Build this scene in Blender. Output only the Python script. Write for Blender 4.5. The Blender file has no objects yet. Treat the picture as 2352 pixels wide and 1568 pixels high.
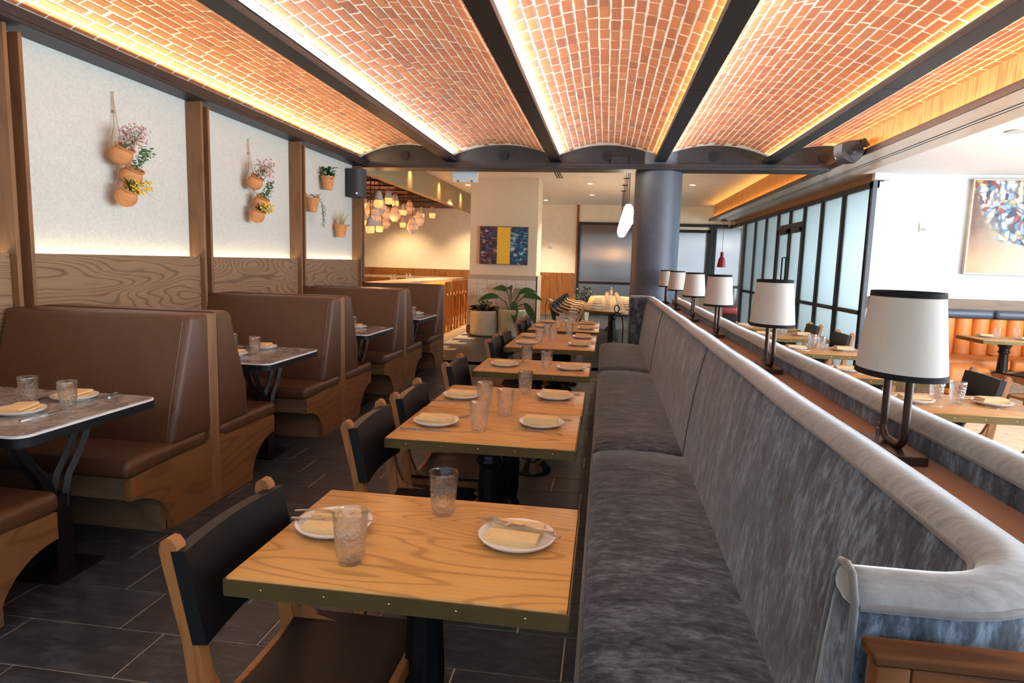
import bpy, bmesh, math, random
from mathutils import Vector, Matrix
random.seed(11)
R=random.uniform
PI=math.pi
S=bpy.context.scene
COL=S.collection

# ---------------------------------------------------------------- camera
YAW,PITCH,ROLL,FPX,CAMH=0.1415,-0.1235,0.0285,1470.0,1.47
def cam_basis():
    f=Vector((-math.sin(YAW)*math.cos(PITCH),math.cos(YAW)*math.cos(PITCH),math.sin(PITCH)))
    r=Vector((math.cos(YAW),math.sin(YAW),0)); u=r.cross(f)
    return r*math.cos(ROLL)+u*math.sin(ROLL),-r*math.sin(ROLL)+u*math.cos(ROLL),f
CR,CU,CF=cam_basis()
CAM=Vector((0,0,CAMH))
cd=bpy.data.cameras.new('camera'); cam=bpy.data.objects.new('camera',cd); COL.objects.link(cam)
cd.sensor_fit='HORIZONTAL'; cd.sensor_width=36; cd.lens=FPX/2352*36; cd.clip_start=.02; cd.clip_end=200
cam.matrix_world=Matrix(((CR.x,CU.x,-CF.x,0),(CR.y,CU.y,-CF.y,0),(CR.z,CU.z,-CF.z,CAMH),(0,0,0,1)))
S.camera=cam
def ray(x,y): return CR*((x-1176)/FPX)-CU*((y-784)/FPX)+CF
def onz(x,y,z): d=ray(x,y); return CAM+d*((z-CAMH)/d.z)
def onx(x,y,X): d=ray(x,y); return CAM+d*(X/d.x)
def ony(x,y,Y): d=ray(x,y); return CAM+d*(Y/d.y)
def proj(P):
    v=Vector(P)-CAM; w=v.dot(CF)
    if w<=0.05: return None
    return 1176+FPX*v.dot(CR)/w, 784-FPX*v.dot(CU)/w, w

# ---------------------------------------------------------------- world, daylight, exposure
W=bpy.data.worlds.new('world'); S.world=W; W.use_nodes=True
bg=W.node_tree.nodes['Background']; bg.inputs[0].default_value=(.82,.91,1,1); bg.inputs[1].default_value=.5
S.view_settings.view_transform='Standard'; S.view_settings.look='None'; S.view_settings.gamma=1
S.view_settings.use_curve_mapping=False
S.view_settings.exposure=0.35
def area(name,loc,direction,sx,sy,power,color,up=None,spread=None):
    l=bpy.data.lights.new(name,'AREA'); l.shape='RECTANGLE'; l.size=sx; l.size_y=sy; l.energy=power; l.color=color
    if spread: l.spread=spread
    o=bpy.data.objects.new(name,l); COL.objects.link(o)
    d=Vector(direction).normalized(); z=-d
    x=Vector(up) if up else Vector((1,0,0))
    x=(x-z*x.dot(z)).normalized(); y=z.cross(x)
    o.matrix_world=Matrix(((x.x,y.x,z.x,loc[0]),(x.y,y.y,z.y,loc[1]),(x.z,y.z,z.z,loc[2]),(0,0,0,1)))
    return o
DAY=(.80,.91,1); WARM=(1,.62,.22); WARMW=(1,.78,.52)
area('daylight_right_windows',(7.42,1.7,1.55),(-1,0,-.05),9.4,2.25,1050,DAY,up=(0,1,0))
area('daylight_rear_windows',(1.8,-2.92,1.6),(0,1,-.08),10.5,2.3,70,(.40,.70,1))
area('daylight_vestibule_windows',(7.4,13.9,1.6),(-1,0,0),9,2.4,420,(.8,.93,1),up=(0,1,0))

# ---------------------------------------------------------------- materials
MATS={}
def nodes(name):
    m=bpy.data.materials.new(name); m.use_nodes=True; MATS[name]=m
    nt=m.node_tree; b=nt.nodes['Principled BSDF']
    return m,nt,b
def N(nt,t,**k):
    n=nt.nodes.new(t)
    for a,v in k.items(): setattr(n,a,v)
    return n
def L(nt,a,b): nt.links.new(a,b)
def coords(nt,scale=(1,1,1),rot=(0,0,0),kind='Object'):
    t=N(nt,'ShaderNodeTexCoord'); mp=N(nt,'ShaderNodeMapping'); mp.inputs['Scale'].default_value=scale; mp.inputs['Rotation'].default_value=rot
    L(nt,t.outputs[kind],mp.inputs[0]); return mp.outputs[0]
def noise(nt,vec,scale,detail=3,rough=.55,dist=0):
    n=N(nt,'ShaderNodeTexNoise'); n.inputs['Scale'].default_value=scale; n.inputs['Detail'].default_value=detail
    n.inputs['Roughness'].default_value=rough; n.inputs['Distortion'].default_value=dist
    if vec: L(nt,vec,n.inputs['Vector'])
    return n.outputs['Fac']
def ramp(nt,fac,stops,interp='LINEAR'):
    r=N(nt,'ShaderNodeValToRGB'); r.color_ramp.interpolation=interp; e=r.color_ramp.elements
    while len(e)<len(stops): e.new(.5)
    for i,(p,c) in enumerate(stops): e[i].position=p; e[i].color=(*c,1) if len(c)==3 else c
    L(nt,fac,r.inputs[0]); return r.outputs[0]
def math_(nt,op,a,b=None):
    n=N(nt,'ShaderNodeMath',operation=op)
    for i,v in enumerate((a,b)):
        if v is None: continue
        if isinstance(v,(int,float)): n.inputs[i].default_value=v
        else: L(nt,v,n.inputs[i])
    return n.outputs[0]
def mix(nt,fac,a,b,mode='MIX'):
    n=N(nt,'ShaderNodeMix',data_type='RGBA',blend_type=mode)
    for i,v in ((0,fac),(6,a),(7,b)):
        if isinstance(v,(int,float)): n.inputs[i].default_value=v
        elif isinstance(v,tuple): n.inputs[i].default_value=(*v,1)
        else: L(nt,v,n.inputs[i])
    return n.outputs[2]
def bump(nt,b,h,strength=.2,dist=.01):
    n=N(nt,'ShaderNodeBump'); n.inputs['Strength'].default_value=strength; n.inputs['Distance'].default_value=dist
    L(nt,h,n.inputs['Height']); L(nt,n.outputs[0],b.inputs['Normal'])
def plain(name,col,rough=.5,metal=0,var=.12,vs=30,bs=0,bscale=200,spec=.5,emit=None,es=0,sheen=0,coat=0):
    m,nt,b=nodes(name); b.inputs['Roughness'].default_value=rough; b.inputs['Metallic'].default_value=metal
    b.inputs['Specular IOR Level'].default_value=spec
    co=coords(nt)
    if var:
        f=noise(nt,co,vs,4); d=tuple(c*(1-var) for c in col); u=tuple(min(1,c*(1+var)) for c in col)
        L(nt,ramp(nt,f,[(.3,d),(.7,u)]),b.inputs['Base Color'])
    else: b.inputs['Base Color'].default_value=(*col,1)
    if bs: bump(nt,b,noise(nt,co,bscale,3),bs,.004)
    if emit: b.inputs['Emission Color'].default_value=(*emit,1); b.inputs['Emission Strength'].default_value=es
    if sheen: b.inputs['Sheen Weight'].default_value=sheen
    if coat: b.inputs['Coat Weight'].default_value=coat; b.inputs['Coat Roughness'].default_value=.2
    return m
def wood(name,light,dark,axis='X',scale=1.0,rings=14,rough=.4,contrast=1.0,spec=.4,kind='Object'):
    m,nt,b=nodes(name); st={'X':(.9,5,5),'Y':(5,.9,5),'Z':(5,5,.9)}[axis]
    co=coords(nt,tuple(s*scale for s in st),kind=kind)
    oi=N(nt,'ShaderNodeObjectInfo'); ad=N(nt,'ShaderNodeVectorMath',operation='ADD')
    sc=N(nt,'ShaderNodeVectorMath',operation='SCALE'); cx=N(nt,'ShaderNodeCombineXYZ')
    for i in range(3): L(nt,oi.outputs['Random'],cx.inputs[i])
    L(nt,cx.outputs[0],sc.inputs[0]); sc.inputs['Scale'].default_value=17; L(nt,co,ad.inputs[0]); L(nt,sc.outputs[0],ad.inputs[1])
    v=ad.outputs[0]
    n1=noise(nt,v,.9,1.5,.4); s=math_(nt,'SINE',math_(nt,'MULTIPLY',n1,rings*6.283))
    lines=ramp(nt,s,[(.0,(0,0,0)),(.62,(.25,.25,.25)),(.95,(1,1,1))])
    st2={'X':(4,120,120),'Y':(120,4,120),'Z':(120,120,4)}[axis]
    n2=noise(nt,coords(nt,tuple(q*scale for q in st2)),1.0,2,.6)
    f=math_(nt,'ADD',math_(nt,'MULTIPLY',lines,.6*contrast),math_(nt,'MULTIPLY',n2,.55))
    L(nt,ramp(nt,f,[(.18,light),(.85,dark)]),b.inputs['Base Color'])
    b.inputs['Roughness'].default_value=rough; b.inputs['Specular IOR Level'].default_value=spec
    bump(nt,b,f,.06,.003); return m
def velvet(name,stretch,dark,mid,light):
    m,nt,b=nodes(name)
    v=coords(nt,stretch); n=noise(nt,v,6.5,8,.72,.25); n0=noise(nt,coords(nt,tuple(.35*s for s in stretch)),4.5,4,.6)
    f=math_(nt,'ADD',math_(nt,'MULTIPLY',n,.6),math_(nt,'MULTIPLY',n0,.4))
    L(nt,ramp(nt,f,[(.39,dark),(.5,mid),(.62,light)]),b.inputs['Base Color'])
    b.inputs['Roughness'].default_value=.75; b.inputs['Sheen Weight'].default_value=.55; b.inputs['Sheen Roughness'].default_value=.35
    b.inputs['Sheen Tint'].default_value=(.8,.85,.9,1); b.inputs['Specular IOR Level'].default_value=.2
    bump(nt,b,noise(nt,coords(nt,tuple(s*6 for s in stretch)),3,3),.12,.003); return m

M_plaster=plain('white_plaster',(.51,.52,.48),.85,var=.09,vs=55,bs=.15,bscale=120)
M_whitec=plain('white_ceiling_paint',(.88,.88,.87),.8,var=.02,vs=4)
M_white=plain('white_paint',(.58,.59,.59),.8,var=.02,vs=4)
M_ceil=plain('ceiling_paint',(.82,.76,.68),.85,var=.03,vs=5)
M_cream=plain('cream_paint',(.82,.73,.57),.8,var=.04,vs=6)
M_beam=plain('gold_brown_plaster',(.36,.26,.14),.8,var=.12,vs=20)
M_tan=plain('tan_limewash',(.68,.57,.41),.9,var=.07,vs=40,bs=.2,bscale=60)
M_black=plain('black_steel',(.022,.021,.024),.45,.25,var=.25,vs=25,spec=.5)
M_frame=plain('black_aluminium',(.018,.018,.02),.4,.3,var=.1)
M_char=plain('charcoal_paint',(.06,.075,.105),.48,var=.12,vs=12)
M_iron=plain('black_cast_iron',(.008,.008,.009),.3,.4,var=.2,bs=.1,bscale=150)
M_satin=plain('satin_black',(.007,.007,.008),.45,.0,var=.1,spec=.35)
M_leather=plain('brown_leather',(.085,.038,.019),.36,var=.12,vs=18,bs=.25,bscale=420,spec=.5)
M_bleather=plain('black_leather',(.004,.0042,.005),.42,var=.15,vs=14,bs=.2,bscale=350,spec=.25)
M_oleather=plain('orange_leather',(.62,.19,.03),.45,var=.08,vs=18,bs=.15,bscale=300)
M_navy=plain('slate_blue_leather',(.06,.075,.1),.45,var=.1)
M_brass=plain('aged_brass',(.125,.085,.032),.42,.7,var=.12,vs=10)
M_rivet=plain('bright_brass',(.6,.45,.12),.25,1,var=0)
M_steel=plain('cutlery_steel',(.5,.5,.51),.2,1,var=.05)
M_plate=plain('glazed_stoneware',(.74,.72,.72),.25,var=.05,vs=40,coat=.3)
M_napkin=plain('tan_linen',(.66,.47,.25),.9,var=.06,vs=60,bs=.2,bscale=700)
M_clay=plain('terracotta',(.55,.24,.09),.85,var=.14,vs=20,bs=.15,bscale=90)
M_gravel=plain('grey_gravel',(.22,.23,.21),.95,var=.5,vs=260,bs=.6,bscale=260)
M_soil=plain('dark_soil',(.13,.085,.05),.95,var=.4,vs=120,bs=.4,bscale=150)
M_leaf=plain('green_leaf',(.02,.08,.016),.4,var=.3,vs=18)
M_leaf2=plain('pale_green_leaf',(.12,.26,.09),.5,var=.25,vs=25)
M_sage=plain('sage_leaf',(.24,.26,.17),.7,var=.3,vs=30)
M_pink=plain('dusty_pink_petal',(.52,.33,.31),.8,var=.2,vs=60)
M_yellow=plain('yellow_petal',(.8,.55,.02),.6,var=.2,vs=60)
M_straw=plain('dry_straw',(.5,.38,.2),.8,var=.2,vs=40)
M_dleaf=plain('bronze_leaf',(.06,.06,.03),.45,var=.5,vs=25)
M_red=plain('red_lacquer',(.24,.012,.01),.3,var=.05)
M_twine=plain('jute_twine',(.42,.26,.13),.9,var=.2,vs=80)
M_shade=plain('linen_shade',(.43,.42,.40),.9,var=.04,vs=300,bs=.12,bscale=600)
M_trimblk=plain('black_ribbon',(.004,.0045,.006),.8,var=.05,spec=.2)
M_bronze=plain('dark_bronze',(.05,.028,.02),.35,.7,var=.1)
M_planter=plain('pale_ceramic',(.55,.52,.42),.5,var=.1,vs=8)
M_planter2=plain('celadon_ceramic',(.42,.46,.36),.5,var=.2,vs=6)
M_plastic=plain('white_plastic',(.75,.75,.74),.4,var=.02)
M_dplastic=plain('charcoal_plastic',(.025,.027,.032),.55,var=.1)
M_grille=plain('speaker_grille',(.02,.022,.027),.6,var=.3,vs=400)
M_tile=plain('white_wall_tile',(.60,.52,.44),.45,var=.06,vs=30)
M_grout=plain('wall_grout',(.40,.33,.26),.9,var=.1)
M_tablegrey=plain('grey_laminate',(.22,.2,.19),.35,var=.1)
M_lit=plain('pendant_glow',(.9,.85,.75),.4,var=0,emit=(1,.86,.62),es=9)
M_down=plain('downlight_lens',(.9,.8,.6),.4,var=0,emit=(1,.8,.5),es=14)
M_amber=plain('amber_glass_glow',(.7,.28,.1),.35,var=.05,emit=(1,.33,.09),es=1.3)
M_clayglow=plain('perforated_clay_glow',(.62,.42,.33),.6,var=.1,emit=(1,.36,.16),es=.25)
M_greyclay=plain('grey_clay',(.42,.38,.36),.8,var=.1)
M_peach=plain('peach_floor_tile',(.62,.44,.30),.4,var=.12,vs=6)
M_brown=plain('brown_shell_leather',(.2,.075,.035),.4,var=.1)
M_mosaicgap=plain('dark_mosaic_gap',(.2,.12,.06),.7,var=.1)
M_mosaic=plain('cream_mosaic_strip',(.66,.52,.32),.5,var=.1,vs=15)
M_vent=plain('dark_vent',(.03,.025,.02),.7,var=0)

M_oak=wood('smoked_oak',(.25,.15,.083),(.115,.065,.036),'Y',.8,30,.5,.8)
M_oakx=wood('smoked_oak_apron',(.2,.125,.075),(.12,.072,.042),'X',.9,8,.5,.5)
M_oakpost=wood('brown_oak_post',(.20,.098,.042),(.125,.058,.026),'Z',1.0,6,.5,.5)
M_bench=wood('oak_bench_panel',(.22,.105,.04),(.13,.06,.024),'Y',1.1,9,.5,.7)
M_benchd=wood('grey_oak_divider',(.24,.13,.065),(.15,.08,.04),'Z',1.1,5,.55,.5)
M_table=wood('honey_oak_tabletop',(.54,.285,.088),(.32,.15,.04),'X',1.15,24,.36,.8)
M_chair=wood('chestnut_chair_wood',(.27,.112,.034),(.15,.056,.018),'Z',2.0,6,.35,.6)
M_rail=wood('rail_walnut',(.19,.095,.06),(.13,.062,.038),'Y',1.0,6,.45,.4)
M_endpanel=wood('end_panel_oak',(.12,.044,.013),(.05,.018,.006),'X',1.2,10,.55,.9,.15)
M_fascia=wood('fascia_cedar',(.42,.2,.07),(.26,.11,.035),'Z',1.2,7,.45,.8)
M_wains=wood('amber_wainscot',(.29,.11,.027),(.18,.063,.015),'Z',.8,7,.4,.7)
M_soffit=wood('soffit_oak',(.52,.41,.31),(.42,.32,.23),'Y',.8,7,.32,.5)
M_stool=wood('amber_stool_wood',(.42,.15,.03),(.25,.08,.015),'Z',1.5,6,.4,.6)
M_pale=wood('pale_oak_chair',(.5,.24,.08),(.32,.14,.045),'Z',1.6,6,.4,.6)
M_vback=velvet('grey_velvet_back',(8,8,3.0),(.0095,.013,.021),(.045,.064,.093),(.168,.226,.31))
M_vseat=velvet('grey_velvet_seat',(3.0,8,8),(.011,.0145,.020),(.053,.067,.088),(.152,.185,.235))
M_vcap_lit=velvet('grey_velvet_cap_lit',(3,10,3),(.12,.125,.135),(.17,.178,.19),(.23,.238,.25))  # same fabric as the back; daylight sheen on the cap painted in as paler greys
for n_ in('grey_velvet_cap_lit',): MATS[n_].node_tree.nodes['Principled BSDF'].inputs['Sheen Weight'].default_value=1.0
M_vpipe=plain('grey_piping',(.07,.072,.08),.7,var=.2,vs=40,sheen=.4)

def brick_mat(name,attr):
    m,nt,b=nodes(name); co=coords(nt,kind='Object')
    if attr: a=N(nt,'ShaderNodeAttribute',attribute_name='rnd'); r=a.outputs['Fac']
    else: a=N(nt,'ShaderNodeObjectInfo'); r=a.outputs['Random']
    base=ramp(nt,r,[(0,(.36,.12,.06)),(.25,(.47,.155,.066)),(.5,(.54,.19,.08)),(.75,(.44,.14,.07)),(.92,(.57,.23,.095)),(1,(.34,.14,.09))])
    n=noise(nt,co,45,5,.65)
    L(nt,mix(nt,math_(nt,'MULTIPLY',ramp(nt,n,[(.5,(0,0,0)),(.78,(1,1,1))]),.35),base,(.62,.45,.34)),b.inputs['Base Color'])
    b.inputs['Roughness'].default_value=.88; bump(nt,b,n,.5,.004); return m
M_brick=brick_mat('handmade_brick',False); M_brick2=brick_mat('handmade_brick_joined',True)
M_mortar=plain('lime_mortar',(.82,.78,.70),.95,var=.12,vs=25,bs=.8,bscale=70)
def slate(name,attr=False):
    m,nt,b=nodes(name); co=coords(nt,(2.2,7,4))
    if attr: a=N(nt,'ShaderNodeAttribute',attribute_name='rnd'); r=a.outputs['Fac']
    else: a=N(nt,'ShaderNodeObjectInfo'); r=a.outputs['Random']
    v=N(nt,'ShaderNodeVectorMath',operation='ADD'); cx=N(nt,'ShaderNodeCombineXYZ'); L(nt,math_(nt,'MULTIPLY',r,31.),cx.inputs[2]); L(nt,co,v.inputs[0]); L(nt,cx.outputs[0],v.inputs[1])
    n=noise(nt,v.outputs[0],4,8,.7,.6)
    c=ramp(nt,n,[(.3,(.012,.0155,.022)),(.5,(.026,.033,.044)),(.7,(.064,.077,.098))])
    L(nt,mix(nt,r,c,(.06,.05,.047)) if False else c,b.inputs['Base Color']); b.inputs['Roughness'].default_value=.42; b.inputs['Specular IOR Level'].default_value=.45
    bump(nt,b,n,.25,.004); return m
M_slate=slate('slate_tile'); M_slate2=slate('slate_tile_joined',True)
M_fgrout=plain('floor_grout',(.55,.5,.45),.9,var=.1)
def marble():
    m,nt,b=nodes('grey_marble'); n=noise(nt,coords(nt,(1.5,1.5,1.5)),3,7,.65,1.6)
    L(nt,ramp(nt,n,[(.35,(.33,.31,.3)),(.47,(.2,.185,.18)),(.52,(.35,.33,.32)),(.75,(.42,.4,.39))]),b.inputs['Base Color'])
    b.inputs['Roughness'].default_value=.14; return m
M_marble=marble()
M_whiteedge=plain('white_table_edge',(.75,.76,.78),.3,var=.02)
def bar_marble():
    m,nt,b=nodes('bar_stone'); n=noise(nt,coords(nt),9,6,.6,.8)
    L(nt,ramp(nt,n,[(.35,(.5,.36,.22)),(.5,(.75,.62,.46)),(.65,(.42,.33,.26)),(.8,(.8,.7,.58))]),b.inputs['Base Color']); b.inputs['Roughness'].default_value=.2; return m
M_barstone=bar_marble()
def glassmat():
    m=bpy.data.materials.new('clear_glass'); m.use_nodes=True; nt=m.node_tree; nt.nodes.clear()
    out=N(nt,'ShaderNodeOutputMaterial'); co=coords(nt)
    vo=N(nt,'ShaderNodeTexVoronoi'); vo.inputs['Scale'].default_value=95; L(nt,co,vo.inputs['Vector'])
    sx=N(nt,'ShaderNodeSeparateXYZ'); L(nt,co,sx.inputs[0])
    msk=ramp(nt,math_(nt,'MULTIPLY',sx.outputs[2],8),[(.02,(1,1,1)),(.62,(1,1,1)),(.8,(0,0,0))])
    h=math_(nt,'MULTIPLY',vo.outputs['Distance'],msk)
    bp=N(nt,'ShaderNodeBump'); bp.inputs['Strength'].default_value=.9; bp.inputs['Distance'].default_value=.006; L(nt,h,bp.inputs['Height'])
    t=N(nt,'ShaderNodeBsdfTransparent'); t.inputs[0].default_value=(.99,.99,.99,1)
    g=N(nt,'ShaderNodeBsdfGlass'); g.inputs['IOR'].default_value=1.4; g.inputs['Roughness'].default_value=.0; L(nt,bp.outputs[0],g.inputs['Normal'])
    gl=N(nt,'ShaderNodeBsdfGlossy'); gl.inputs['Roughness'].default_value=.02; L(nt,bp.outputs[0],gl.inputs['Normal'])
    mx=N(nt,'ShaderNodeMixShader'); mx.inputs[0].default_value=.4; L(nt,t.outputs[0],mx.inputs[1]); L(nt,g.outputs[0],mx.inputs[2])
    fr=N(nt,'ShaderNodeFresnel'); fr.inputs[0].default_value=1.45; L(nt,bp.outputs[0],fr.inputs['Normal'])
    m2=N(nt,'ShaderNodeMixShader'); gm=N(nt,'ShaderNodeNewGeometry'); L(nt,math_(nt,'MULTIPLY',fr.outputs[0],math_(nt,'SUBTRACT',1.0,gm.outputs['Backfacing'])),m2.inputs[0]); L(nt,mx.outputs[0],m2.inputs[1]); L(nt,gl.outputs[0],m2.inputs[2])
    L(nt,m2.outputs[0],out.inputs[0]); return m
M_glass=glassmat()
def reeded(name,col,trans,rough,ribs=90,axis=1):
    m,nt,b=nodes(name); b.inputs['Base Color'].default_value=(*col,1); b.inputs['Roughness'].default_value=rough
    b.inputs['Transmission Weight'].default_value=trans; b.inputs['IOR'].default_value=1.3
    w=N(nt,'ShaderNodeTexWave'); w.inputs['Scale'].default_value=ribs; w.bands_direction='XYZ'[axis]; L(nt,coords(nt),w.inputs['Vector'])
    bump(nt,b,w.outputs['Fac'],.35,.004); return m
M_frost=reeded('frosted_reeded_glass',(.70,.86,.92),.75,.4,60,1)
M_reed=reeded('dark_reeded_glass',(.2,.205,.22),.0,.12,120,0)
M_reed.node_tree.nodes['Principled BSDF'].inputs['Metallic'].default_value=.75
M_pane=reeded('clear_pane',(.9,.95,.97),.9,.02,5,2)
def painting_yellow():
    m,nt,b=nodes('abstract_canvas_yellow_band'); t=N(nt,'ShaderNodeTexCoord'); sx=N(nt,'ShaderNodeSeparateXYZ'); L(nt,t.outputs['Generated'],sx.inputs[0])
    x=sx.outputs[0]
    co=coords(nt,(11,1,17),kind='Generated'); v=N(nt,'ShaderNodeTexVoronoi',distance='CHEBYCHEV'); v.inputs['Scale'].default_value=1.3; v.inputs['Randomness'].default_value=.9; L(nt,co,v.inputs['Vector'])
    sv=N(nt,'ShaderNodeSeparateColor'); L(nt,v.outputs['Color'],sv.inputs[0]); n=noise(nt,coords(nt,(24,1,34),kind='Generated'),2,6,.75)
    f=math_(nt,'ADD',math_(nt,'MULTIPLY',sv.outputs[0],.65),math_(nt,'MULTIPLY',math_(nt,'SUBTRACT',n,.32),.9))
    left=ramp(nt,f,[(.1,(.01,.01,.018)),(.28,(.03,.025,.04)),(.42,(.22,.03,.02)),(.52,(.02,.07,.22)),(.66,(.015,.02,.03)),(.78,(.4,.36,.38)),(.95,(.7,.7,.75))],'LINEAR')
    right=ramp(nt,f,[(.1,(.01,.015,.03)),(.3,(.01,.05,.2)),(.45,(.03,.03,.045)),(.58,(.01,.13,.22)),(.7,(.05,.25,.33)),(.82,(.5,.62,.68)),(.95,(.75,.8,.85))])
    yel=ramp(nt,n,[(.3,(.2,.1,.02)),(.4,(.75,.42,.01)),(.52,(.85,.52,.015)),(.64,(.9,.75,.3))])
    c=mix(nt,math_(nt,'GREATER_THAN',x,.635),mix(nt,math_(nt,'GREATER_THAN',x,.36),left,yel),right)
    L(nt,c,b.inputs['Base Color']); b.inputs['Roughness'].default_value=.5; bump(nt,b,n,.3,.004); return m
def painting_dabs():
    m,nt,b=nodes('abstract_canvas_petals'); t=N(nt,'ShaderNodeTexCoord'); sx=N(nt,'ShaderNodeSeparateXYZ'); L(nt,t.outputs['Generated'],sx.inputs[0]); x=sx.outputs[0]; z=sx.outputs[2]
    n=noise(nt,coords(nt,(3,1,3),kind='Generated'),2,4,.6)
    dab=N(nt,'ShaderNodeTexVoronoi'); dab.inputs['Scale'].default_value=1; 
    nv=N(nt,'ShaderNodeTexNoise'); nv.inputs['Scale'].default_value=5; L(nt,coords(nt,(1,1,1),kind='Generated'),nv.inputs['Vector'])
    va=N(nt,'ShaderNodeVectorMath',operation='ADD'); vs=N(nt,'ShaderNodeVectorMath',operation='SCALE'); vs.inputs['Scale'].default_value=5.0; L(nt,nv.outputs['Color'],vs.inputs[0]); L(nt,coords(nt,(30,1,16),kind='Generated'),va.inputs[0]); L(nt,vs.outputs[0],va.inputs[1]); L(nt,va.outputs[0],dab.inputs['Vector'])
    sv=N(nt,'ShaderNodeSeparateColor'); L(nt,dab.outputs['Color'],sv.inputs[0])
    pet=ramp(nt,sv.outputs[0],[(0,(.75,.76,.8)),(.22,(.35,.5,.75)),(.34,(.7,.66,.5)),(.46,(.03,.04,.12)),(.56,(.8,.78,.75)),(.68,(.75,.5,.05)),(.76,(.4,.06,.04)),(.84,(.8,.75,.55)),(.92,(.1,.3,.5))],'CONSTANT')
    pet=mix(nt,ramp(nt,dab.outputs['Distance'],[(.45,(0,0,0)),(.75,(.75,.75,.75))]),pet,(.05,.04,.07))
    bgc=mix(nt,ramp(nt,math_(nt,'ADD',x,math_(nt,'MULTIPLY',n,.25)),[(.15,(0,0,0)),(.62,(1,1,1))]),mix(nt,ramp(nt,z,[(.1,(1,1,1)),(.5,(0,0,0))]),(.2,.07,.04),(.75,.42,.2)),(.76,.72,.5))
    # petals fill a leaning band through the middle of the canvas
    d=math_(nt,'ABSOLUTE',math_(nt,'SUBTRACT',math_(nt,'ADD',x,math_(nt,'MULTIPLY',math_(nt,'SUBTRACT',z,.6),.35)),.52))
    mk=math_(nt,'ADD',math_(nt,'ADD',d,math_(nt,'MULTIPLY',n,.35)),math_(nt,'MULTIPLY',ramp(nt,z,[(.2,(1,1,1)),(.36,(0,0,0))]),.5))
    L(nt,mix(nt,1.0,mix(nt,ramp(nt,mk,[(.5,(1,1,1)),(.6,(0,0,0))]),bgc,pet),(.62,.62,.62),'MULTIPLY'),b.inputs['Base Color']); b.inputs['Roughness'].default_value=.5; return m
M_art1=painting_yellow(); M_art2=painting_dabs()
def perfor():
    m,nt,b=nodes('perforated_clay'); v=N(nt,'ShaderNodeTexVoronoi'); v.inputs['Scale'].default_value=45; v.inputs['Randomness'].default_value=0; L(nt,coords(nt),v.inputs['Vector'])
    sx=N(nt,'ShaderNodeSeparateXYZ'); L(nt,coords(nt),sx.inputs[0])
    band=ramp(nt,math_(nt,'MULTIPLY',sx.outputs[2],3.0),[(.22,(0,0,0)),(.25,(1,1,1)),(.47,(1,1,1)),(.5,(0,0,0)),(.56,(0,0,0)),(.6,(1,1,1)),(.78,(1,1,1)),(.82,(0,0,0))])
    hole=math_(nt,'MULTIPLY',math_(nt,'LESS_THAN',v.outputs['Distance'],.42),band)
    L(nt,mix(nt,hole,(.52,.45,.41),(.6,.16,.05)),b.inputs['Base Color']); b.inputs['Roughness'].default_value=.7
    b.inputs['Emission Color'].default_value=(1,.33,.1,1); L(nt,math_(nt,'ADD',math_(nt,'MULTIPLY',hole,1.0),.05),b.inputs['Emission Strength']); return m
M_perf=perfor()

# ---------------------------------------------------------------- mesh helpers
def fin(bm,smooth=35):
    bmesh.ops.recalc_face_normals(bm,faces=bm.faces)
    me=bpy.data.meshes.new('mesh'); bm.to_mesh(me); bm.free()
    if smooth:
        for p in me.polygons: p.use_smooth=True
        me.set_sharp_from_angle(angle=math.radians(smooth))
    return me
def xform(bm,vs,M):
    if M is not None: bmesh.ops.transform(bm,matrix=M,verts=vs)
def TR(x,y,z,rz=0,ry=0,rx=0): return Matrix.Translation((x,y,z))@Matrix.Rotation(rz,4,'Z')@Matrix.Rotation(ry,4,'Y')@Matrix.Rotation(rx,4,'X')
def bbox(bm,x0,x1,y0,y1,z0,z1,M=None):
    vs=[bm.verts.new((x,y,z)) for x in(x0,x1) for y in(y0,y1) for z in(z0,z1)]
    for f in((0,1,3,2),(4,6,7,5),(0,4,5,1),(2,3,7,6),(0,2,6,4),(1,5,7,3)): bm.faces.new([vs[i] for i in f])
    xform(bm,vs,M); return vs
def box(x0,x1,y0,y1,z0,z1,bev=0,seg=2):
    bm=bmesh.new(); bbox(bm,x0,x1,y0,y1,z0,z1)
    if bev: bmesh.ops.bevel(bm,geom=list(bm.edges),offset=bev,segments=seg,profile=.5,affect='EDGES')
    return fin(bm,40 if bev else 0)
def blathe(bm,prof,seg=24,M=None,sx=1,sy=1,flute=None):
    rings=[]; allv=[]
    for r,z in prof:
        if r<1e-6: v=bm.verts.new((0,0,z)); rings.append([v]); allv.append(v)
        else:
            ring=[]
            for i in range(seg):
                a=2*PI*i/seg; q=r*(flute(a,z) if flute else 1); v=bm.verts.new((q*math.cos(a)*sx,q*math.sin(a)*sy,z)); ring.append(v)
            rings.append(ring); allv+=ring
    for A,B in zip(rings,rings[1:]):
        for i in range(seg):
            j=(i+1)%seg
            if len(A)==1 and len(B)==1: continue
            if len(A)==1: bm.faces.new((A[0],B[j],B[i]))
            elif len(B)==1: bm.faces.new((A[i],A[j],B[0]))
            else: bm.faces.new((A[i],A[j],B[j],B[i]))
    for ring,rev in((rings[0],True),(rings[-1],False)):
        if len(ring)>1 and prof[0]!=prof[-1]: bm.faces.new(ring[::-1] if rev else ring)
    xform(bm,allv,M); return allv
def lathe(prof,seg=24,smooth=40,**k): bm=bmesh.new(); blathe(bm,prof,seg,**k); return fin(bm,smooth)
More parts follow.
